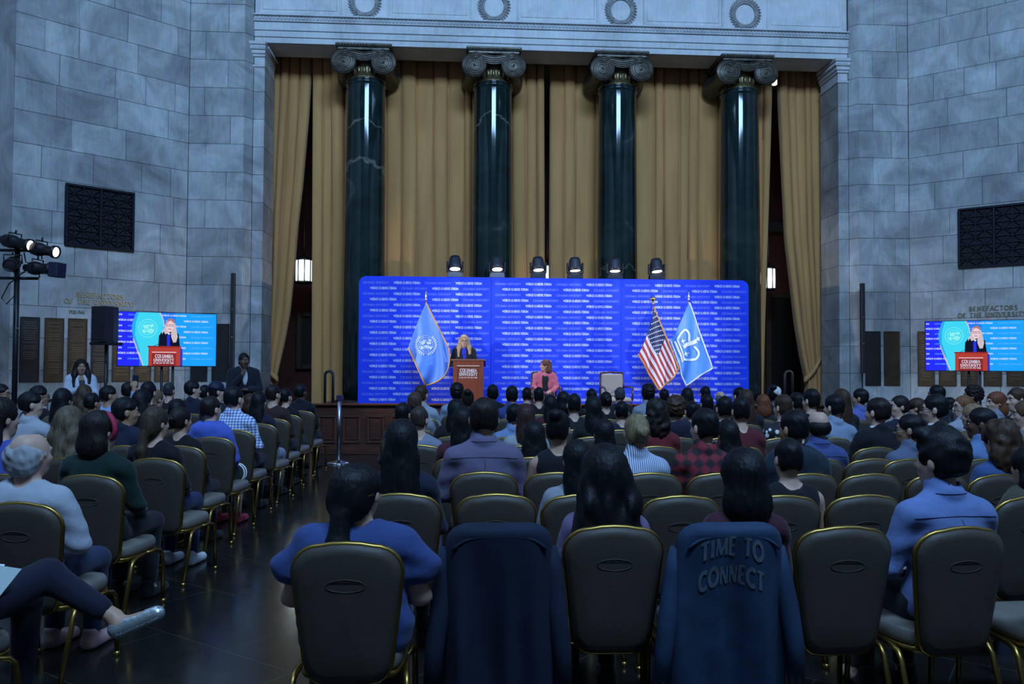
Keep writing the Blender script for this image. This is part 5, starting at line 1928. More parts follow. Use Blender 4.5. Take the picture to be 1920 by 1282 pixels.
def hair_mesh(kind):
    if kind in _hair: return _hair[kind]
    long_ = kind in ('long', 'wavy', 'xlong', 'bob', 'curlylong', 'halfup', 'pony', 'front_long')
    F = Field((-.21, -.20, -.52 if long_ else -.16), (.21, .15, .20), .0085 if not long_ else .010)
    rs = random.Random(kind)
    dirs = [(rs.uniform(-1, 1), rs.uniform(-1, 1), rs.uniform(-1, 1), rs.uniform(0, 6)) for _ in range(9)]
    def lump(f, am, zs=1.0):
        def fn(X, Y, Z):
            o = 0
            for i, (a, b, c, p) in enumerate(dirs):
                ff = f * (1 + .35 * (i % 3))
                o = o + np.sin(ff * (a * X + b * Y + c * Z * zs) + p)
            return am * o / 3
        return fn
    def cut_face(depth=.085, low=-.04):
        F.ell((0, .105, low), (.072, depth, .118), .012, 'd')
        for s in (-1, 1): F.ell((s * .088, .022, -.055), (.030, .036, .058), .008, 'd')
    st = lambda X, Y, Z: .0032 * np.sin(26 * np.arctan2(X, -Y - .02) + 3 * np.sin(18 * Z))
    if kind == 'short':
        F.ell((0, -.012, .044), (.083, .105, .100), .02, noise=lump(70, .0035))
        F.ell((0, -.040, -.015), (.072, .066, .078), .03)
        cut_face()
        for s in (-1, 1): F.ell((s * .092, -.005, -.050), (.030, .042, .050), .01, 'd')
        F.half((0, -.45, -1), .078, .012)
    elif kind == 'quiff':
        F.ell((0, -.012, .048), (.084, .108, .104), .02, noise=lump(60, .004))
        F.ell((0, -.040, -.015), (.072, .066, .080), .03)
        F.cap((-.045, .055, .125), (.045, .065, .122), .030, .024, .03)
        cut_face()
        for s in (-1, 1): F.ell((s * .092, -.005, -.050), (.030, .042, .050), .01, 'd')
        F.half((0, -.45, -1), .082, .012)
    elif kind == 'curlyshort':
        nz = lump(95, .006)
        F.ell((0, -.018, .048), (.098, .118, .112), .02, noise=nz)
        F.ell((0, -.05, -.02), (.080, .070, .080), .03, noise=nz)
        cut_face(); F.half((0, -.35, -1), .085, .01)
    elif kind == 'balding':
        F.ell((0, -.030, -.005), (.088, .092, .078), .02, noise=st)
        F.ell((0, .0, .085), (.062, .085, .060), .02, 'd')
        cut_face(); F.half((0, -.35, -1), .085, .01)
        F.half((0, .5, 1), .075, .015)
    elif kind == 'greyring':
        nz = lump(75, .0055)
        F.ell((0, -.030, -.004), (.088, .090, .088), .02, noise=nz)
        F.ell((0, -.052, -.060), (.074, .050, .045), .03, noise=nz)
        F.ell((0, .012, .096), (.056, .098, .062), .015, 'd')
        cut_face(.078); F.half((0, .40, 1), .080, .02)
    elif kind == 'long':
        F.ell((0, -.016, .038), (.091, .112, .106), .02, noise=st)
        F.ell((0, -.075, -.10), (.100, .058, .15), .04, noise=st)
        F.ell((0, -.100, -.22), (.095, .042, .13), .04, noise=st)
        cut_face(.09, -.05); F.ell((0, .06, -.22), (.075, .10, .14), .01, 'd')
    elif kind == 'xlong':
        F.ell((0, -.018, .040), (.096, .118, .110), .02, noise=st)
        F.ell((0, -.080, -.10), (.115, .066, .16), .04, noise=st)
        F.ell((0, -.108, -.26), (.120, .055, .17), .04, noise=st)
        F.ell((0, -.112, -.38), (.105, .045, .11), .04, noise=st)
        cut_face(.09, -.05); F.ell((0, .06, -.22), (.075, .10, .14), .01, 'd')
    elif kind in ('wavy', 'curlylong'):
        am = .010 if kind == 'wavy' else .013
        fq = 34 if kind == 'wavy' else 50
        nz = lump(60, .0105, .7) if kind == 'wavy' else lump(85, .0085)
        F.ell((0, -.018, .040), (.100, .120, .112), .02, noise=nz if kind == 'curlylong' else st)
        F.ell((0, -.070, -.09), (.125 if kind != 'wavy' else .136, .075, .15), .04, noise=nz)
        if kind == 'wavy':
            F.ell((0, -.100, -.25), (.170, .062, .16), .04, noise=nz)
            F.ell((-.03, -.110, -.36), (.155, .048, .10), .04, noise=nz)
        cut_face(.09, -.05); F.ell((0, .06, -.22), (.075, .10, .14), .01, 'd')
    elif kind == 'bob':
        F.ell((0, -.016, .040), (.096, .115, .108), .02, noise=st)
        F.ell((0, -.055, -.085), (.108, .085, .12), .04, noise=st)
        cut_face(.085, -.05); F.ell((0, .05, -.16), (.070, .09, .10), .01, 'd')
        F.half((0, 0, -1), .185, .015)
    elif kind == 'bun':
        F.ell((0, -.016, .036), (.085, .107, .103), .02, noise=st)
        F.ell((0, -.045, -.015), (.074, .066, .078), .03)
        F.ell((.01, -.135, .02), (.048, .040, .045), .015, noise=lambda X, Y, Z: .004 * np.sin(90 * X + 60 * Z))
        cut_face(); F.half((0, -.35, -1), .080, .01)
    elif kind == 'highbun':
        F.ell((0, -.016, .036), (.085, .107, .103), .02, noise=st)
        F.ell((0, -.045, -.015), (.074, .066, .078), .03)
        F.ell((0, -.095, .105), (.048, .046, .044), .015)
        cut_face(); F.half((0, -.35, -1), .080, .01)
    elif kind == 'pony':
        F.ell((0, -.016, .038), (.090, .112, .106), .02, noise=st)
        F.ell((0, -.060, -.03), (.082, .075, .090), .03, noise=st)
        F.cap((0, -.115, -.08), (.0, -.140, -.20), .036, .040, .03)
        F.cap((0, -.140, -.20), (.01, -.130, -.36), .040, .022, .02)
        cut_face()
    elif kind == 'cap':
        F.ell((0, -.014, .048), (.092, .112, .096), .01)
        F.half((0, -.25, -1), -.022, .01)
        F.cap((-.045, .085, .035), (.045, .085, .035), .038, None, .02, flat=(1, .8, 3.5))
        F.cap((-.03, .13, .03), (.03, .13, .03), .035, None, .02, flat=(1, .8, 3.5))
    elif kind == 'front_long':       # long loose hair seen from the front
        F.ell((0, -.014, .042), (.092, .108, .106), .02, noise=st)
        F.ell((0, -.06, -.09), (.100, .062, .14), .04, noise=st)
        for s in (-1, 1):
            F.cap((s * .076, .0, .05), (s * .098, .030, -.13), .032, .044, .04)
            F.cap((s * .098, .030, -.13), (s * .108, .085, -.30 if s > 0 else -.25), .044, .024, .04)
            F.cap((s * .06, -.02, -.02), (s * .11, .02, -.20), .045, .040, .05)
        F.ell((0, .108, -.025), (.060, .080, .102), .012, 'd')
        F.ell((0, .095, -.22), (.052, .10, .13), .02, 'd')
        F.warp(lambda X, Y, Z: .0016 * np.sin(110 * X + 6 * np.sin(9 * Z)))
    me = F.mesh('hair', HAIR_L if kind == 'greyring' else HAIR)
    _hair[kind] = me
    return me


GLASSES = None


def glasses_mesh():
    global GLASSES
    if GLASSES is None:
        mb = MB()
        for s in (-1, 1):
            mb.tube([(s * .032 + .024 * math.cos(a), .108 - .006 * abs(math.cos(a)), .008 + .017 * math.sin(a)) for a in [2 * PI * k / 14 for k in range(14)]], .0026, 5, close=True)
            mb.tube([(s * .056, .103, .012), (s * .078, .06, .012), (s * .084, -.01, .006)], .0026, 5)
        mb.tube([(-.009, .110, .011), (0, .113, .013), (.009, .110, .011)], .0024, 5)
        GLASSES = mb.mesh('glasses', BLACKP)
    return GLASSES


_eyes = {}


def eyes_meshes():
    if not _eyes:
        em_ = [M('audience_eye_white', (.6, .58, .56), .3), M('audience_iris', (.02, .014, .01), .3)]
        bm_ = M('audience_eyebrow', (.012, .008, .006), .8)
        for sg in (-1, 1):
            w, b = MB(), MB()
            w.mat(0).ball((sg * .030, .083, .012), (.0125, .010, .0075), 10, 6)
            w.mat(1).ball((sg * .030, .0915, .012), (.0055, .004, .006), 8, 6)
            b.tube([(sg * .014, .101, .030), (sg * .032, .098, .036), (sg * .048, .086, .031)], .0035, 5)
            _eyes[('eye', sg)] = w.mesh('eye', em_)
            _eyes[('eyebrow', sg)] = b.mesh('eyebrow', bm_)
    return _eyes


CLF = .62


def col4(c): return (*c, 1.0)


BLK, DBR, BRN, LBR, BLD, GRY, RED_H = (.0042, .0040, .0050), (.012, .0075, .0058), (.045, .022, .012), (.095, .05, .025), (.30, .20, .10), (.28, .28, .29), (.15, .045, .018)
SK = {'l': (.52, .32, .23), 'm': (.36, .20, .12), 'd': (.10, .048, .028), 't': (.44, .26, .17)}


def seated_person(x, y, rz, ztop, label, hair='short', hcol=BLK, shirt='crew', scol=(.02, .02, .03), yaw=0, skin='l', sx=1.0, pants=(.01, .011, .02),
                  legs=False, mat_=None, glasses=False, group='seated audience', shoes=None, base_top=1.328, loc_z=0.0, cat='person', extra=None):
    f = ztop / base_top
    g = empty('person', (x, y, loc_z), rz)
    g.scale = (sx * (.5 + .5 * f), .5 + .5 * f, f)
    prop(g, label, cat, group)
    yq = min((-75, -45, -22, 0, 22, 45, 75), key=lambda q: abs(q - yaw))
    b = link_mesh('body', seated_body(yq), g); b.color = col4(SK[skin])
    s = link_mesh('shirt', shirt_mesh(shirt, mat_), g); mg = sum(scol) / 3; s.color = col4([(c * .82 + mg * .18) * CLF for c in scol])
    t = link_mesh('trousers', TROUSERS, g); t.color = col4(pants)
    h = link_mesh('hair' if hair != 'cap' else 'cap', hair_mesh(hair), g); h.color = col4(hcol)
    h.location = HC; h.rotation_euler = (0, 0, math.radians(yq))
    if hair == 'cap':
        h2 = link_mesh('hair', hair_mesh('short'), g); h2.color = col4(BLK); h2.location = HC + Vector((0, 0, -.012)); h2.scale = (.97, .97, .93); h2.rotation_euler = (0, 0, math.radians(yq))
    if glasses:
        gl = link_mesh('glasses', glasses_mesh(), g); gl.location = HC; gl.rotation_euler = (0, 0, math.radians(yq))
    if abs(yq) >= 45:
        em = eyes_meshes()
        for nm in ('eye', 'eyebrow'):
            for sg in (-1, 1):
                e = link_mesh(nm, em[(nm, sg)], g); e.location = HC; e.rotation_euler = (0, 0, math.radians(yq))
    if legs or y < 7.2:
        for sg in (-1, 1):
            o = link_mesh('shoe', SHOE, g, (sg * .105, .385, 0)); o.color = col4(shoes or (.01, .01, .012))
    return g
# ================================================================ standing and featured people
def face_details(g, hc, yaw, lips=(.45, .12, .12), brow=(.10, .06, .03), eye=(.05, .035, .02), s=1.0):
    T = lambda q: rot2((hc[0] + q[0] * s, hc[1] + q[1] * s, hc[2] + q[2] * s), yaw, hc)
    l = MB()
    em_, bm_ = [M('eye_white', (.75, .72, .70), .3), M('iris', eye, .25)], M('eyebrow', brow, .7)
    for sg in (-1, 1):
        w, b = MB(), MB()
        w.mat(0).ball((sg * .030, .083, .012), (.0125, .010, .0075), 10, 6, T=lambda q: T(q))
        w.mat(1).ball((sg * .030, .0915, .012), (.0055, .004, .006), 8, 6, T=lambda q: T(q))
        b.tube([T((sg * .014, .101, .030)), T((sg * .032, .098, .036)), T((sg * .048, .086, .031))], .0035, 5)
        w.build('eye', em_, g); b.build('eyebrow', bm_, g)
    l.tube([T((-.021, .093, -.055)), T((-.008, .099, -.053)), T((0, .098, -.055)), T((.008, .099, -.053)), T((.021, .093, -.055))], .0042, 6)
    l.tube([T((-.018, .092, -.060)), T((0, .097, -.063)), T((.018, .092, -.060))], .0048, 6)
    l.build('lips', M('lips', lips, .4), g)


STAND = {
    'podium': {s: ((s * .175, 0, 1.385), (s * .24, -.02, 1.12), (s * .15, .22, 1.06), (s * .10, .30, 1.05)) for s in (-1, 1)},
    'chin': {1: ((.185, 0, 1.40), (.23, .09, 1.14), (.06, .17, 1.36), (.02, .135, 1.44)), -1: ((-.185, 0, 1.40), (-.24, .04, 1.14), (-.02, .21, 1.13), (.13, .19, 1.14))},
    'phone': {1: ((.17, 0, 1.385), (.22, .06, 1.13), (.06, .25, 1.22), (.03, .31, 1.28)), -1: ((-.17, 0, 1.385), (-.22, .05, 1.13), (-.05, .24, 1.20), (-.0, .30, 1.22))},
}


def stand_torso(F, g):
    F.ell((0, -.005, .93), (.165 + g, .12 + g, .13 + g), .03)
    F.ell((0, 0, 1.10), (.138 + g, .100 + g, .17 + g), .05)
    F.ell((0, 0, 1.28), (.160 + g, .112 + g, .17 + g), .05)
    F.cap((-.13, -.005, 1.39), (.13, -.005, 1.39), .060 + g, None, .05)
    for s in (-1, 1): F.cap((s * .12, -.005, 1.41), (s * .02, 0, 1.475), .038 + g, .032 + g, .04)


def standing_person(x, y, rz, height, label, pose, hair, hcol, jcol, pants, skin, z0=0.0, yaw=0.0, sx=1.0, shirt_col=(.6, .6, .62), tilt=0, glasses=False, face={}, vneck=True, inner_col=None, hair_scale=1.0, group=None):
    f = height / 1.70
    g = empty('person', (x, y, z0), rz); g.scale = (f * sx, f, f)
    prop(g, label, 'person', group)
    hc = Vector((0, .012, 1.575))
    F = Field((-.36, -.22, -.01), (.36, .42, 1.74), .017, ((-.11, -.12, 1.44), (.11, .15, 1.70)), .0075)
    stand_torso(F, 0.0)
    F.cap((0, 0, 1.40), (0, .008, 1.52), .054, .050, .03)
    arm_prims(F, 0.0, STAND[pose])
    for s in (-1, 1):
        F.cap((s * .085, -.005, .90), (s * .09, .01, .50), .085, .056, .03); F.cap((s * .09, .01, .50), (s * .095, -.01, .09), .054, .036, .03)
        F.cap((s * .095, -.03, .045), (s * .11, .13, .035), .038, .032, .02)
    head_prims(F, hc, yaw)
    b = link_mesh('body', F.mesh('body', SKIN), g); b.color = col4(SK[skin])
    F = Field((-.38, -.2, .80), (.38, .36, 1.56), .0125)
    stand_torso(F, .022)
    F.ell((0, 0, .93), (.19, .145, .15), .04)
    for s in (-1, 1):
        sh, el, wr, ha = STAND[pose][s]
        F.cap(sh, el, .068, .058, .03); F.cap(el, tuple(np.array(el) + .93 * (np.array(wr) - np.array(el))), .058, .044, .02)
    F.cap((0, 0, 1.44), (0, .02, 1.56), .062, .066, .02, 'd')
    if vneck: F.cap((0, .13, 1.47), (0, .165, 1.12), .070, .030, .012, 'd')
    F.half((0, 0, -1), -.83)
    F.warp(lambda X, Y, Z: .003 * np.sin(40 * X + 9 * Z) * np.sin(19 * Z - 11 * X))
    j = link_mesh('jacket', F.mesh('jacket', CLOTH), g); j.color = col4(jcol)
    F = Field((-.2, -.2, 1.0), (.2, .2, 1.53), .012)
    stand_torso(F, .008)
    F.cap((0, 0, 1.44), (0, .014, 1.505), .062, .060, .008)
    F.cap((0, 0, 1.42), (0, .02, 1.56), .053, .054, .004, 'd')
    F.half((0, 0, -1), -1.02)
    i_ = link_mesh('shirt', F.mesh('shirt', CLOTH), g); i_.color = col4(shirt_col)
    F = Field((-.25, -.2, .05), (.25, .22, 1.0), .016)
    F.ell((0, -.005, .92), (.172, .128, .12), .03)
    for s in (-1, 1):
        F.cap((s * .085, -.005, .90), (s * .09, .01, .50), .098, .074, .03); F.cap((s * .09, .01, .50), (s * .095, -.01, .06), .072, .062, .03)
    t = link_mesh('trousers', F.mesh('trousers', CLOTH), g); t.color = col4(pants)
    for s in (-1, 1):
        o = link_mesh('shoe', SHOE, g, (s * .098, -.01, 0)); o.color = (.01, .01, .01, 1)
    h = link_mesh('hair', hair_mesh(hair), g, hc); h.color = col4(hcol); h.rotation_euler = (0, 0, yaw); h.scale = (hair_scale,) * 3
    if glasses:
        gl = link_mesh('glasses', glasses_mesh(), g, hc); gl.rotation_euler = (0, 0, yaw)
    face_details(g, hc, yaw, **face)
    return g


# the speaker
q = at_y(870, 640, 16.82)
hgt = at_y(870, 629, 16.82).z - STG
standing_person(q.x, 16.82, PI + .05, hgt, 'woman with long blonde hair and glasses speaking at the podium', 'podium', 'front_long', (.40, .25, .13), (.010, .014, .018), (.01, .012, .015), 'l',
                z0=STG, glasses=True, shirt_col=(.02, .03, .55), sx=1.0, group='people on the stage')
# usher in a dark suit, by the left pier
x, y = ground(457, 14.0)
standing_person(x, y, PI + .45, 1.63 + (horizon(457) - 663) * 14.0 / 1550, 'man in dark suit standing by the left pier, hand at his chin', 'chin', 'short', (.006, .005, .005), (.010, .012, .02), (.008, .01, .016), 'd',
                yaw=.1, shirt_col=(.45, .47, .52), group='people standing by the left wall', face=dict(lips=(.10, .035, .03), brow=(.005, .005, .005)))
# young woman in a white blazer with a phone
x, y = ground(152, 13.5)
wp = standing_person(x, y, PI + .55, 1.63 + (horizon(152) - 675) * 13.5 / 1550, 'woman in white blazer looking at her phone by the plaques', 'phone', 'front_long', (.008, .006, .006), (.50, .54, .62), (.02, .02, .03), 'm',
                     yaw=.0, shirt_col=(.35, .2, .12), group='people standing by the left wall')


def phone(loc, rot, label, s=1.0):
    g = empty('phone', loc); g.rotation_euler = rot; prop(g, label, 'phone', 'phones held up')
    MB().bbox(-.038 * s, .038 * s, -.005, .005, -.078 * s, .078 * s, .004).build('case', BLACKP, g)
    MB().bbox(-.034 * s, .034 * s, -.0065, -.005, -.072 * s, .072 * s, .0005).build('glass', M('phone_glass', (.02, .03, .05), .1), g)
    return g


f = wp.scale[0]
a = wp.rotation_euler[2]
lx, ly, lz = .02 * f, .345 * f, 1.30 * f
phone((x + lx * math.cos(a) - ly * math.sin(a), y + lx * math.sin(a) + ly * math.cos(a), lz), (.5, .0, a + .1), 'dark phone in the hands of the woman in the white blazer', 1.05)

# the woman in pink, seated on the stage
hz = at_y(1024, 674, 16.33).z - STG
pk = seated_person(CHX, 16.40, PI - .12, hz, 'woman in pink jacket seated on the stage looking at the speaker', 'bob', (.11, .040, .024), 'suit', (.86, .13, .24), -75, 'l', 1.02, (.012, .010, .014), True, group='people on the stage', loc_z=STG)
F = Field((-.16, -.1, .5), (.16, .16, 1.1), .012)
F.ell((0, -.045, .70), (.105, .125, .19), .05); F.ell((0, -.045, .88), (.10, .125, .16), .05); F.ell((0, .05, 1.04), (.06, .09, .075), .02, 'd')
it = link_mesh('black_top', F.mesh('black_top', CLOTH), pk); it.color = (.010, .011, .016, 1)
face_details(pk, HC, math.radians(-75), lips=(.5, .10, .12))

# ================================================================ the audience
RD = [0, 3.64, 4.51, 5.43, 6.32, 7.24, 8.15, 9.05, 10.0, 10.9, 11.8, 12.7, 13.5]
LR = [0, 4.16, 5.20, 6.12, 7.05, 7.9, 8.8, 9.75, 10.65, 11.55, 12.5]
DK, NV, CH_ = (.009, .009, .012), (.012, .017, .045), (.018, .019, .024)
W_ = (.50, .53, .60)
# u, top v, row, hair, hair colour, shirt, shirt colour, head turn (left +), skin, who, options
CENTRE = [
    (672, 870, 3.27, 'pony', BLK, 'blouse', (.035, .085, .32), -22, 'l', 'woman in blue blouse with a black ponytail', dict(sx=1.22, cu=656, near='in the nearest row')),
    (1133, 848, 1, 'wavy', BLK, 'crew', (.22, .16, .34), 0, 'm', 'woman with very long wavy black hair', dict(cu=1155, hs=1.25)),
    (1392, 850, 1, 'bob', BLK, 'crew', (.085, .010, .028), 0, 'm', 'woman with straight dark hair in maroon sweater', dict(cu=1365, hs=1.18)),
    (1762, 812, 1, 'quiff', BLK, 'collar', (.17, .28, .66), 22, 'l', 'man in light blue shirt in the nearest row', dict(cu=1802, sx=1.1, hs=1.08)),
    (1928, 838, 2, 'bob', BLK, 'hood', (.10, .085, .052), 0, 'l', 'person in olive jacket at the right edge', {}),
    (755, 790, 2, 'xlong', BLK, 'crew', (.012, .02, .05), 0, 'm', 'woman with long straight black hair in navy top', dict(hs=1.05)),
    (908, 748, 3, 'short', DBR, 'collar', (.20, .155, .285), 0, 'l', 'broad-shouldered man in mauve shirt', dict(sx=1.15, hs=1.05)),
    (1048, 768, 3, 'highbun', BLK, 'tank', (.010, .010, .016), -22, 't', 'woman in sleeveless black top with bare shoulders', {}),
    (1082, 824, 2, 'long', BLK, 'crew', (.36, .38, .43), 0, 'l', 'woman in pale grey cardigan with long black hair', dict(cu=1090)),
    (1132, 785, 4, 'long', BLK, 'crew', DK, 0, 'm', 'woman with smooth black hair left of the blonde bun', {}),
    (1193, 776, 3, 'bun', (.20, .145, .075), 'collar', W_, 0, 'l', 'woman with a blonde bun in striped blouse', dict(mat_=STRIPED, cu=1222)),
    (1320, 766, 3, 'short', BLK, 'collar', W_, 22, 'l', 'man in red plaid shirt', dict(mat_=PLAIDR, cu=1352)),
    (1477, 822, 2, 'short', BLK, 'tank', DK, 0, 'l', 'person with cropped black hair and bare nape', dict(cu=1468)),
    (1487, 769, 3, 'short', BLK, 'hood', (.012, .032, .055), 22, 'm', 'man in dark teal jacket', dict(cu=1513)),
    (1533, 768, 4, 'balding', DBR, 'collar', (.055, .10, .34), 0, 'l', 'balding man in royal blue shirt', {}),
    (1705, 777, 4, 'short', BLK, 'collar', (.13, .17, .29), 45, 'm', 'man in slate blue shirt and dark glasses', dict(glasses=True)),
    (1645, 746, 5, 'short', DBR, 'suit', (.008, .009, .014), 22, 'l', 'man in dark suit with white shirt collar', dict(sx=1.1)),
    (1872, 790, 3, 'curlylong', BRN, 'collar', (.035, .11, .34), 0, 'l', 'woman with curly brown hair in denim shirt', dict(hs=1.08)),
    (1838, 765, 4, 'short', BLK, 'collar', (.13, .26, .55), 45, 'd', 'man in pale denim shirt beside the curly-haired woman', {}),
    (1752, 740, 5, 'short', BLK, 'suit', (.012, .014, .022), 45, 'l', 'man in dark jacket and glasses right of the suited man', dict(glasses=True)),
    (1805, 741, 7, 'bun', (.17, .07, .025), 'collar', (.40, .43, .52), 75, 'l', 'woman with ginger hair and glasses facing left', dict(glasses=True)),
    (1822, 757, 6, 'long', (.24, .15, .08), 'crew', (.20, .10, .045), 22, 'l', 'woman with long blonde hair in the right block', {}),
    (1755, 722, 9, 'short', BLK, 'crew', (.02, .03, .05), 45, 'd', 'dark-haired person left of the right screen stand', {}),
    (1685, 741, 7, 'bun', DBR, 'crew', NV, 75, 'l', 'woman with low brown bun in navy top', {}),
    (1717, 746, 8, 'long', BRN, 'crew', CH_, 45, 'l', 'brown-haired woman right of the low brown bun', {}),
    (1563, 740, 6, 'short', BLK, 'collar', (.30, .40, .58), 22, 'l', 'man in pale blue shirt with earphones', {}),
    (1520, 729, 7, 'short', BLK, 'crew', DK, 22, 'l', 'black-haired man behind the balding man', {}),
    (1576, 729, 8, 'long', BRN, 'crew', CH_, 22, 'l', 'woman with long brown hair under the tied right curtain', {}),
    (1612, 729, 8, 'short', BLK, 'collar', (.12, .16, .58), 45, 'm', 'bearded man in violet-blue shirt', {}),
    (1823, 723, 9, 'curlyshort', DBR, 'collar', (.15, .20, .40), 45, 'm', 'curly-haired person right below the right screen', {}),
    (1866, 735, 8, 'bob', RED_H, 'collar', (.30, .34, .42), 75, 'l', 'auburn-haired woman in profile at far right', {}),
    (1905, 727, 7, 'short', BRN, 'crew', (.008, .008, .010), 75, 'l', 'bearded man in black t-shirt at far right', {}),
    (1922, 750, 5, 'long', LBR, 'crew', (.20, .20, .22), 45, 'l', 'light brown-haired woman cut by the right edge', {}),
    (1778, 745, 8, 'short', BLK, 'crew', (.02, .04, .14), 45, 'm', 'dark-haired person in blue left of the ginger woman', {}),
    (1230, 748, 5, 'curlylong', DBR, 'crew', (.23, .008, .016), 0, 'm', 'woman with curly dark hair in red sweater', {}),
    (1268, 743, 6, 'curlyshort', BRN, 'hood', (.012, .016, .045), -22, 'l', 'curly brown-haired person in navy hoodie', {}),
    (1297, 752, 7, 'short', BLK, 'crew', DK, 0, 'l', 'black-haired person right of the navy hoodie', {}),
    (1325, 739, 8, 'short', BLK, 'crew', CH_, 0, 'l', 'black-haired person left below the right flag pair', {}),
    (1358, 743, 7, 'short', BLK, 'suit', DK, 0, 'l', 'black-haired man in black jacket right of the flags', {}),
    (1388, 744, 5, 'short', BLK, 'crew', (.17, .008, .014), 0, 'l', 'black-haired person in red under a dark coat', {}),
    (1365, 788, 4, 'long', BLK, 'crew', DK, 0, 'm', 'woman with long black hair right of the red plaid shirt', {}),
    (1398, 730, 8, 'long', BRN, 'crew', CH_, 0, 'l', 'woman with long brown hair before the right column', {}),
    (1430, 740, 9, 'bob', RED_H, 'crew', CH_, 0, 'l', 'auburn bob-haired woman below the narrow right curtain', {}),
    (1450, 722, 10, 'highbun', BLK, 'crew', DK, -22, 'd', 'woman with white headscarf near the right handrail', dict(scarf=True)),
    (1467, 740, 6, 'short', BRN, 'crew', W_, 22, 'l', 'person in black top with white dots', dict(mat_=DOTS)),
    (1492, 736, 9, 'short', BLK, 'crew', DK, 22, 'l', 'dark head right of the white headscarf', {}),
    (1215, 721, 10, 'curlyshort', BLK, 'collar', (.32, .38, .48), 0, 'd', 'person with tall black hair left of the striped flag', {}),
    (1245, 729, 11, 'short', BLK, 'crew', DK, 0, 'l', 'dark head under the tip of the striped flag', {}),
    (1288, 727, 10, 'long', BLK, 'crew', DK, 0, 'm', 'black-haired woman below the crowned flag', {}),
    (1322, 724, 11, 'short', BLK, 'crew', DK, 0, 'l', 'dark head right of the crowned flag', {}),
    (1350, 732, 12, 'greyring', (.10, .10, .11), 'suit', CH_, 0, 'l', 'grey-haired man in front of the backdrop right end', {}),
    (1385, 726, 10, 'short', BLK, 'crew', DK, 22, 'l', 'black-haired person at the right corner of the backdrop', {}),
    (924, 721, 10, 'short', BLK, 'suit', DK, 0, 'd', 'cropped black-haired man just right of the podium', {}),
    (960, 723, 9, 'short', BLK, 'collar', (.03, .06, .30), 0, 'm', 'black-haired man in blue shirt right of the podium', {}),
    (988, 726, 11, 'short', BLK, 'crew', DK, 0, 'l', 'dark head below the left side of the pink jacket', {}),
    (1010, 726, 10, 'short', BLK, 'crew', DK, 0, 'l', 'black-haired person in front of the pink jacket', {}),
    (1032, 740, 8, 'long', BLK, 'crew', (.12, .008, .012), 0, 'm', 'black-haired woman with a red collar before the stage', {}),
    (1056, 734, 9, 'bob', BLK, 'crew', DK, 0, 'l', 'black bob-haired woman right of the pink jacket', {}),
    (1076, 738, 7, 'short', BLK, 'crew', CH_, 0, 'l', 'dark-haired person between the two stage chairs', {}),
    (1109, 729, 10, 'short', BLK, 'crew', DK, 0, 'l', 'dark head just left of the empty stage chair', {}),
    (1112, 743, 6, 'long', BLK, 'crew', DK, 0, 'm', 'woman with thick black hair below the empty stage chair', {}),
    (1136, 734, 9, 'bun', BLK, 'crew', DK, 0, 'l', 'woman with black bun below the empty stage chair', {}),
    (1162, 726, 10, 'short', (.05, .045, .045), 'suit', CH_, 0, 'l', 'grey-brown haired man right below the empty stage chair', {}),
    (1165, 752, 6, 'short', BLK, 'crew', NV, 0, 'l', 'black-haired person above the blonde bun', {}),
    (986, 757, 5, 'long', (.035, .016, .012), 'crew', (.42, .44, .48), 0, 'l', 'woman with auburn-brown hair and white lace top', {}),
    (1002, 790, 4, 'xlong', BLK, 'crew', DK, 0, 'm', 'woman with long black hair right of the mauve shirt', {}),
    (964, 757, 6, 'short', BLK, 'collar', (.20, .32, .62), 0, 'l', 'man in pale blue shirt right of the mauve shirt', {}),
    (791, 722, 9, 'short', BRN, 'collar', (.42, .50, .62), -22, 'l', 'brown-haired man in white shirt below the light blue flag', {}),
    (778, 735, 7, 'short', (.06, .035, .022), 'collar', (.30, .34, .42), 0, 'l', 'brown-haired man in grey shirt left before the podium', {}),
    (757, 755, 6, 'short', BLK, 'crew', NV, -22, 'm', 'black-haired man at the aisle before the stage', {}),
    (788, 762, 5, 'short', (.04, .025, .018), 'crew', (.30, .32, .44), -22, 'l', 'brown-haired person in lilac top behind the long black hair', {}),
    (857, 719, 10, 'curlyshort', BLK, 'collar', (.30, .42, .60), 0, 'd', 'black-haired man in pale blue shirt below the podium', {}),
    (877, 730, 8, 'highbun', DBR, 'crew', DK, 0, 'l', 'woman with dark bun before the podium', {}),
    (856, 748, 6, 'long', BLK, 'suit', DK, 0, 'm', 'woman with long black hair in black coat', {}),
    (868, 762, 5, 'long', BLK, 'crew', (.10, .008, .022), 0, 'l', 'woman in burgundy sweater left of the mauve shirt', {}),
]
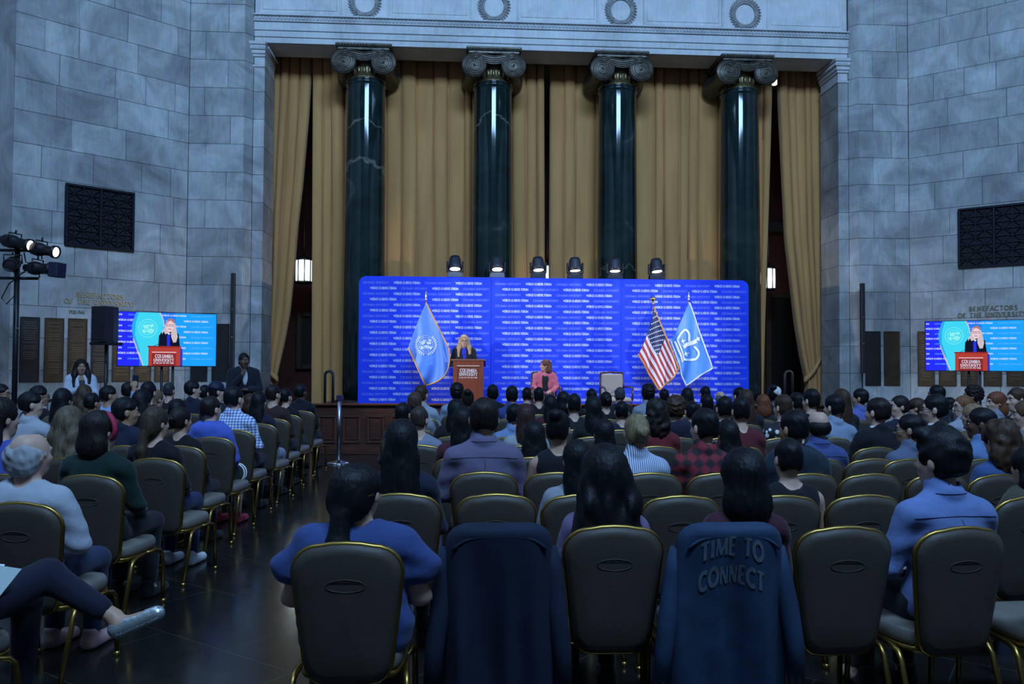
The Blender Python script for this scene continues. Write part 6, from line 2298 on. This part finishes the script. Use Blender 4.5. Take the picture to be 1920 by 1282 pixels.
LEFT = [
    (60, 808, 1, 'greyring', (.30, .30, .31), 'short', (.58, .61, .70), -22, 'l', 'older man with grey hair in white polo shirt', dict(legs=True, pants=(.015, .025, .06), shoes=(.36, .22, .22), sx=1.12, hs=1.06, cu=42)),
    (190, 770, 2, 'bob', DBR, 'crew', (.004, .032, .024), -22, 'l', 'woman with red headband in dark green sweater', dict(legs=True, band=True, hs=.98, cu=168, sx=1.08)),
    (295, 762, 3, 'pony', (.045, .030, .018), 'crew', (.009, .009, .012), -22, 'l', 'woman with brown ponytail in black cardigan', dict(legs=True, pants=(.012, .02, .07), shoes=(.5, .52, .55))),
    (341, 762, 4, 'bun', DBR, 'crew', (.008, .008, .010), -22, 't', 'dark-haired woman in black left of the blue hoodie', dict(legs=True, shoes=(.02, .02, .02))),
    (397, 743, 5, 'short', DBR, 'hood', (.06, .14, .80), -22, 'l', 'man in bright blue hoodie', dict(legs=True, shorts=True, shoes=(.35, .02, .05))),
    (440, 725, 6, 'short', BLK, 'collar', W_, -22, 'l', 'man in blue and white checked shirt', dict(mat_=PLAIDB, legs=True, sx=1.1)),
    (487, 734, 7, 'long', BLK, 'crew', NV, 0, 'l', 'black-haired woman in navy right of the checked shirt', dict(legs=True, pants=(.2, .22, .28))),
    (513, 721, 8, 'short', DBR, 'short', (.055, .022, .02), -22, 'l', 'man in brown t-shirt at the aisle', dict(legs=True)),
    (537, 728, 9, 'short', BLK, 'crew', DK, -22, 'l', 'dark-haired person right of the brown t-shirt', dict(legs=True)),
    (565, 720, 10, 'short', BLK, 'suit', (.008, .010, .022), -22, 'd', 'man in dark suit nearest the stage corner', dict(legs=True)),
    (6, 745, 2, 'long', DBR, 'crew', (.05, .10, .62), -22, 'l', 'long dark-haired person in blue at the left edge', {}),
    (60, 734, 5, 'short', BLK, 'collar', (.54, .57, .66), -45, 'l', 'man in white shirt near the left edge', {}),
    (75, 723, 7, 'short', BLK, 'crew', DK, -45, 'm', 'man with glasses behind the white shirt', dict(glasses=True)),
    (3, 720, 8, 'short', BLK, 'collar', (.2, .22, .3), -75, 'm', 'man with glasses cut by the left edge', dict(glasses=True)),
    (133, 763, 3, 'wavy', (.10, .075, .045), 'crew', CH_, 0, 'l', 'woman with long ash-blonde streaked hair', {}),
    (237, 745, 4, 'short', BLK, 'suit', (.012, .017, .055), -45, 'm', 'black-haired man in navy suit jacket', {}),
    (120, 728, 6, 'long', BLK, 'crew', (.13, .10, .055), 0, 'm', 'woman with sleek black hair in beige top', {}),
    (160, 722, 9, 'wavy', (.06, .035, .02), 'crew', DK, 0, 'l', 'brown-haired person below the white blazer', {}),
    (175, 737, 7, 'short', BLK, 'crew', DK, -22, 'm', 'dark-haired man in front of the white blazer', {}),
    (205, 723, 8, 'short', BLK, 'collar', (.22, .32, .52), -45, 'm', 'man in blue shirt holding up a phone', dict(raise_=True)),
    (243, 716, 9, 'short', BLK, 'crew', DK, -22, 'm', 'dark head left below the left screen', {}),
    (268, 731, 6, 'xlong', BLK, 'crew', DK, 0, 'm', 'woman with long black hair below the left screen', {}),
    (294, 730, 8, 'long', (.16, .10, .05), 'crew', CH_, -22, 'l', 'blonde woman below the left screen', {}),
    (318, 717, 10, 'short', (.03, .03, .034), 'crew', CH_, 0, 'l', 'person with smooth grey-black hair by the screen stand', {}),
    (362, 713, 9, 'short', BLK, 'suit', NV, -45, 'l', 'dark-haired man in navy jacket right of the screen stand', {}),
    (408, 715, 8, 'cap', (.010, .014, .045), 'crew', CH_, -45, 'l', 'man in navy baseball cap', {}),
    (385, 722, 10, 'short', BLK, 'crew', DK, -22, 'l', 'dark head left of the baseball cap', {}),
    (280, 715, 10, 'short', BLK, 'crew', DK, 0, 'l', 'dark head deepest in the rows below the left screen', {}),
    (335, 748, 6, 'long', BLK, 'crew', NV, 0, 'm', 'black-haired woman behind the blue hoodie', {}),
    (470, 738, 9, 'bob', BRN, 'crew', DK, 0, 'l', 'brown-haired person before the dark suited usher', {}),
]
taken = {'C': [], 'L': []}
SHORTS = None
HBAND = M('red_headband_fabric', (.42, .025, .07), .8, bump=.3)
SCARFM = M('white_scarf_fabric', (.62, .60, .56), .8, bump=.4)


def place(entry, block):
    u, vt, row, hair, hcol, shirt, scol, yaw, skin, who, op = entry
    RR = RD if block == 'C' else LR
    if isinstance(row, float):
        d = row
    else:
        best = None
        for dr in (0, 1, -1, 2, -2, 3, -3):
            r = row + dr
            if r < 1 or r >= len(RR): continue
            d = RR[r]
            X, Y = ground(u, d + .22)
            zt = 1.63 - (vt - horizon(u)) * (d + .22) / 1550
            gap = min([abs(X - q) for (rr, q) in taken[block] if rr == r] or [9])
            cost = max(0, .46 - gap) * 12 + max(0, zt - 1.42) * 10 + max(0, 1.18 - zt) * 10 + abs(dr) * .12
            if best is None or cost < best[0]: best = (cost, r, d, X)
        _, r, d, X = best
        taken[block].append((r, X))
    zt = 1.63 - (vt - horizon(u)) * (d + .22) / 1550
    zt = min(max(zt, 1.14), 1.48)
    rz = (math.radians(-8) if block == 'L' else math.radians(max(0, (u - 1350) / 570) * 12)) + random.uniform(-.03, .03)
    hx, hy = ground(u, d + .22)
    # root such that the head comes to (hx, hy)
    x, y = hx - .055 * math.sin(rz), hy + .055 * math.cos(rz)
    hs = op.get('hs', 1.0)
    g = seated_person(x, y, rz, zt, who, hair, hcol, shirt, scol, yaw, skin, op.get('sx', 1.0 if shirt in ('collar', 'suit', 'hood', 'short') else .93),
                      op.get('pants', DK), op.get('legs', False), op.get('mat_'), op.get('glasses', False),
                      group='audience in the left block' if block == 'L' else 'audience in the main block', shoes=op.get('shoes'))
    for ch in g.children:
        if ch.name.startswith(('hair', 'cap')): ch.scale = (ch.scale[0] * hs, ch.scale[1] * hs, ch.scale[2] * hs)
    if 'ponytail in the' in who + op.get('near', '') or op.get('near'):
        MB().tube([(.055, -.098, .0), (.075, -.075, .004), (.088, -.045, .008)], .006, 6).build('hair_clip', M('bronze_clip', (.12, .08, .03), .35, .8), g, HC + Vector((0, 0, .0)), math.radians(-22))
    yq = min((-75, -45, -22, 0, 22, 45, 75), key=lambda q: abs(q - yaw))
    if shirt == 'suit' and 'coat' not in who and who[:5] != 'woman':
        mb = MB().lathe([(.066, 1.035), (.070, 1.06), (.064, 1.085), (.060, 1.083), (.060, 1.04)], c=(0, -.068, 0), n=20)
        mb.build('shirt_collar', M('white_collar', (.55, .58, .64), .7) if 'white_collar' not in bpy.data.materials else bpy.data.materials['white_collar'], g)
    if op.get('band'):
        mb = MB()
        rings = []
        for k in range(17):
            a = -.35 * PI + k / 16 * 1.7 * PI - .0
            cx_, cz_ = .104 * math.cos(a), .108 * math.sin(a)
            rings.append([(cx_ * m, .028 + yy - .012 * math.sin(a), cz_ * m + .03) for yy, m in ((-.022, .99), (0, 1.03), (.022, .99), (0, .95))])
        mb.loft(rings)
        b = mb.build('headband', HBAND, g, HC, math.radians(yq))
    if op.get('scarf'):
        b = MB().ball((.03, -.03, .05), (.085, .10, .075), 16, 10).ball((.075, -.06, .03), (.035, .06, .06), 10, 8).build('headscarf', SCARFM, g, HC, math.radians(yq))
    if op.get('shorts'):
        for ch in list(g.children):
            if ch.name.startswith('trousers'): bpy.data.objects.remove(ch)
        F = Field((-.25, -.25, .40), (.25, .50, .70), .015)
        F.ell((0, -.055, .55), (.185, .145, .125), .03)
        for s in (-1, 1): F.cap((s * .085, -.03, .535), (s * .105, .34, .525), .102, .088, .03)
        F.half((0, 1, 0), .37); F.half((0, 0, 1), .64)
        sh = link_mesh('shorts', F.mesh('shorts', CLOTH), g); sh.color = (.008, .008, .01, 1)
        for s in (-1, 1):
            st = MB()
            for yy in (.30, .355):
                st.tube([(s * .105 + .098 * math.cos(a), yy, .526 + .095 * math.sin(a)) for a in [2 * PI * k / 18 for k in range(18)]], .007, 5, close=True)
            st.build('white_stripe', WHITE_P, g)
    if op.get('raise_'):
        # right arm up holding a phone
        POSE['raise'] = {-1: POSE['lap'][-1], 1: ((.178, -.085, .965), (.27, .06, 1.02), (.26, .10, 1.27), (.255, .12, 1.36))}
        for ch in list(g.children):
            if ch.name.startswith(('body', 'shirt')): bpy.data.objects.remove(ch)
        F = Field((-.33, -.27, -.01), (.36, .62, 1.50), .016, ((-.10, -.18, 1.02), (.34, .20, 1.48)), .009)
        torso_prims(F, 0.0); F.cap((0, -.075, 1.0), (0, -.058, 1.145), .056, .052, .03)
        arm_prims(F, 0.0, POSE['raise']); leg_prims(F, 0.0); head_prims(F, HC, math.radians(yq))
        b = link_mesh('body', F.mesh('body', SKIN), g); b.color = col4(SK[skin])
        F = Field((-.36, -.30, .44), (.40, .36, 1.30), .0125)
        torso_prims(F, .014); arm_prims(F, .012, POSE['raise'], .9, False)
        F.cap((0, -.075, 1.02), (0, -.05, 1.14), .063, .066, .01, 'd'); F.half((0, 0, -1), -.475)
        b = link_mesh('shirt', F.mesh('shirt', CLOTH), g); b.color = col4(scol)
        q = Vector((.245, .155, 1.385)); sc = g.scale
        px, py = q.x * sc[0], q.y * sc[1]
        phone((x + px * math.cos(rz) - py * math.sin(rz), y + px * math.sin(rz) + py * math.cos(rz), q.z * sc[2]), (.1, .1, rz), 'dark phone held up above the left block of seats', 1.1)
    # chair
    cu = op.get('cu')
    cx_, cy_ = ground(cu if cu else u, d)
    cx_, cy_ = cx_ - .27 * math.sin(rz), cy_ + .27 * math.cos(rz)
    short = who.split(',')[0]
    c = chair(cx_, cy_, rz + random.uniform(-.03, .03), 'gold-framed chair under the ' + short, full=d < 9.5)
    return g, c


from mathutils.bvhtree import BVHTree


def seams(g, lines):
    """thin stitched lines laid on the back of the shirt"""
    sh = [c for c in g.children if c.name.startswith('shirt')][0]
    me = sh.data
    bv = BVHTree.FromPolygons([v.co for v in me.vertices], [tuple(p.vertices) for p in me.polygons])
    for ln in lines:
        pts = []
        for (x, z) in ln:
            h = bv.ray_cast(Vector((x, -1, z)), Vector((0, 1, 0)))
            if h[0]: pts.append(h[0] + Vector((0, -.0012, 0)))
        if len(pts) > 1:
            o = MB().tube(pts, .0028, 5).build('seam', CLOTH, g); o.color = [c * .55 for c in sh.color[:3]] + [1]


PEOPLE = {}
for blk, tab in (('C', CENTRE), ('L', LEFT)):
    for e in tab:
        PEOPLE[e[9]] = place(e, blk)


for who in ('man in light blue shirt in the nearest row', 'broad-shouldered man in mauve shirt', 'balding man in royal blue shirt', 'woman with curly brown hair in denim shirt'):
    seams(PEOPLE[who][0], [[(-.19 + .38 * i / 24, .955 + .012 * math.sin(PI * i / 24)) for i in range(25)], [(.006 * math.sin(i), .955 - .022 * i) for i in range(12)],
                           [(-.075 + .15 * i / 10, 1.062) for i in range(11)]])


def free_chair(u, d, label, rz=0.0):
    x, y = ground(u, d)
    return chair(x - .27 * math.sin(rz), y + .27 * math.cos(rz), rz, label)


navy_ch = free_chair(937, 3.60, 'empty gold-framed chair covered by the dark navy jacket')
free_chair(1583, 3.64, 'empty chair in the nearest row, left of the light blue shirt', .03)
free_chair(932, 4.51, 'empty chair just in front of the navy jacket')
free_chair(1278, 4.48, 'empty chair in front of the denim jacket')
free_chair(1622, 4.54, 'empty chair, second row, left of the light blue shirt', .04)
free_chair(1633, 5.43, 'empty chair, third row, behind two other empty chairs', .05)
free_chair(1636, 6.32, 'empty chair, fourth row, before the dark suited man', .05)
free_chair(2025, 3.66, 'chair cut by the right edge, only its seat showing', .06)
free_chair(1985, 4.51, 'gold-framed chair cut by the right edge behind the olive jacket', .10)
free_chair(1760, 5.43, 'empty chair, third row, hidden by the light blue shirt', .06)

# ---------------------------------------------------------------- jackets hung over chairs
DENIM = M('blue_denim', (.010, .030, .070), .85, var=.3, vscale=9, bump=.12, bscale=160)
NAVYF = M('navy_fleece', (.0035, .010, .028), .9, var=.2, vscale=7, bump=.15, bscale=150)
PRINTG = M('grey_print', (.075, .095, .12), .7, var=.25, vscale=30)


def draped_jacket(ch, label, mat_, hem, seed, text=None, flare=1.0):
    g = empty('jacket', ch.location, ch.rotation_euler[2])
    prop(g, label, 'jacket', 'jackets hung over chair backs')
    rnd = random.Random(seed)
    ph = [rnd.uniform(0, 6) for _ in range(4)]
    z_top = .950
    def hw(z):
        t = (z_top - z) / (z_top - hem)
        return .226 + .070 * flare * min(1, max(0, t)) ** .9
    def fold(x, z):
        t = min(1, max(0, (z_top - z - .05) / .5))
        return t * (.034 * math.sin(19 * x + ph[0] + .8 * z) + .024 * math.sin(34 * x + ph[1] + 1.5 * z) + .010 * math.sin(62 * x + ph[2]))
    def yb(x, z): return lean(min(max(x, -.2), .2), z, -.082) - .004 - .05 * max(0, .75 - z) * .3 + fold(x, z)
    def yf(x, z): return lean(min(max(x, -.2), .2), z, .034) + .3 * fold(x, z)
    rings = []
    zs = [.957, .953, .943, .927, .905] + [.875 - (.875 - hem) * k / 22 for k in range(23)]
    n = 22
    for k, z in enumerate(zs):
        w = hw(z)
        if z > .875:
            a = (z - .875) / (.957 - .875)
            w = w * (1 - .0 * a) - .105 * (1 - math.sqrt(max(0, 1 - a * a)))
        th = 1.0 if z < .935 else max(.12, (.957 - z) / .022)
        back, frontp = [], []
        for i in range(n + 1):
            x = -w + 2 * w * i / n
            e = math.sqrt(max(0, 1 - (abs(x) / w) ** 6))
            ym = (yb(x, z) + yf(x, z)) / 2
            hb = (yf(x, z) - yb(x, z)) / 2 * e * th
            back.append((x, ym - hb, z)); frontp.append((x, ym + hb, z))
        rings.append(back + frontp[::-1][1:-1])
    MB().loft(rings, cap0=True, cap1=True).build('shell', mat_, g)
    MB().tube([(x, yb(x, .905) + .006, .905 - .10 * (abs(x) / .23) ** 4) for x in [-.20 + .40 * i / 16 for i in range(17)]], .007, 6).build('collar_seam', mat_, g)
    for s in (-1, 1):
        top = Vector((s * .225, lean(.2, .84) - .01, .84))
        pts = [top, Vector((s * .240, top.y - .0, .74)), Vector((s * .262 * (.9 + .1 * flare), top.y - .02, .58)), Vector((s * .285 * (.9 + .1 * flare), top.y - .03, .42)), Vector((s * .300 * (.9 + .1 * flare), top.y - .01, hem + .04))]
        MB().tube(pts, [.030, .042, .044, .040, .036], 12).build('sleeve', mat_, g)
    if text:
        mb = MB()
        for (txt, zc, wd, hh, bend) in text:
            def T(x, y):
                xx = x
                zz = zc + y - bend * (xx / .15) ** 2
                return (xx - .01, yb(xx - .01, zz) - .004, zz)
            lettering(mb, txt, T, width=wd, height=hh, weight=.26, serif=0, gap=.1, align='c')
        prop(mb.build('printed_words', PRINTG, g), 'faded grey block capitals', kind='stuff')
    return g


draped_jacket(navy_ch, 'dark navy jacket hung over an empty chair in the nearest row', NAVYF, .12, 3, flare=.6)
den_ch = PEOPLE['woman with straight dark hair in maroon sweater'][1]
draped_jacket(den_ch, 'blue denim jacket with faded printed words over a chair', DENIM, .18, 8, text=[('TIME TO', .830, .27, .075, .045), ('CONNECT', .705, .28, .075, .045)], flare=1.15)

# ---------------------------------------------------------------- person cut by the lower left corner
ex, ey = ground(-215, 3.0)
ex, ey = ex - .158, ey + .263
ec = chair(ex + .02, ey + .27, math.radians(-35), 'chair cut by the lower left corner, its seat showing')
g = empty('person', (ex + .02 + .03, ey + .27 + .04, 0), math.radians(-35)); prop(g, 'person with crossed leg and silver shoe at lower left corner', 'person', 'audience in the left block')
LEGS = {-1: ((-.085, -.03, .535), (-.10, .40, .525), (-.10, .38, .09)), 1: ((.085, -.03, .545), (.13, .36, .66), (.40, .52, .475))}
F = Field((-.33, -.27, -.01), (.70, .80, 1.32), .017)
torso_prims(F, 0.0); F.cap((0, -.075, 1.0), (0, -.058, 1.145), .056, .052, .03); arm_prims(F, 0, POSE['lap'])
head_prims(F, HC, 0)
for s in (-1, 1):
    hip, kn, an = LEGS[s]
    F.cap(hip, kn, .088, .060, .03); F.cap(kn, an, .056, .034, .03)
F.cap((-.10, .35, .045), (-.11, .53, .035), .038, .032, .02)
F.cap((.40, .52, .475), (.435, .525, .44), .034, .036, .02); F.cap((.435, .525, .44), (.57, .61, .50), .036, .026, .02)
b = link_mesh('body', F.mesh('body', SKIN), g); b.color = col4(SK['t'])
b = link_mesh('shirt', shirt_mesh('crew'), g); b.color = (.01, .012, .02, 1)
F = Field((-.25, -.25, .06), (.50, .70, .80), .016)
F.ell((0, -.055, .55), (.183, .143, .125), .03)
F.cap(LEGS[-1][0], LEGS[-1][1], .1, .072, .03); F.cap(LEGS[-1][1], LEGS[-1][2], .068, .05, .03)
F.cap(LEGS[1][0], LEGS[1][1], .1, .074, .03); F.cap(LEGS[1][1], (.345, .487, .513), .070, .052, .03)
b = link_mesh('trousers', F.mesh('trousers', CLOTH), g); b.color = (.008, .010, .022, 1)
F = Field((.36, .44, .36), (.70, .74, .60), .009)
F.cap((.425, .52, .428), (.575, .615, .497), .044, .034, .02)
F.cap((.40, .52, .50), (.50, .56, .53), .044, .036, .01, 'd')
b = link_mesh('silver_shoe', F.mesh('silver_shoe', M('silver_leather', (.55, .60, .60), .3, .7, bump=.3, bscale=80)), g)
b = link_mesh('hair', hair_mesh('long'), g, HC); b.color = col4(DBR)
pp = at(-14, 1098, 3.35)
for k, (dx, dz, rz_, lb) in enumerate(((0, 0, .25, 'white paper sheet on the lap at the lower left corner'), (.045, -.012, -.05, 'pale folder under the paper at the lower left corner'))):
    q = empty('paper', (pp.x - .10 + dx, pp.y - .02, pp.z + dz)); q.rotation_euler = (.55, .15, rz_); prop(q, lb, 'paper')
    MB().bbox(-.105, .105, -.14, .14, -.001, .001, .0004).build('sheet', M('white_paper_%d' % k, (.72, .74, .76) if k == 0 else (.35, .40, .38), .8), q)
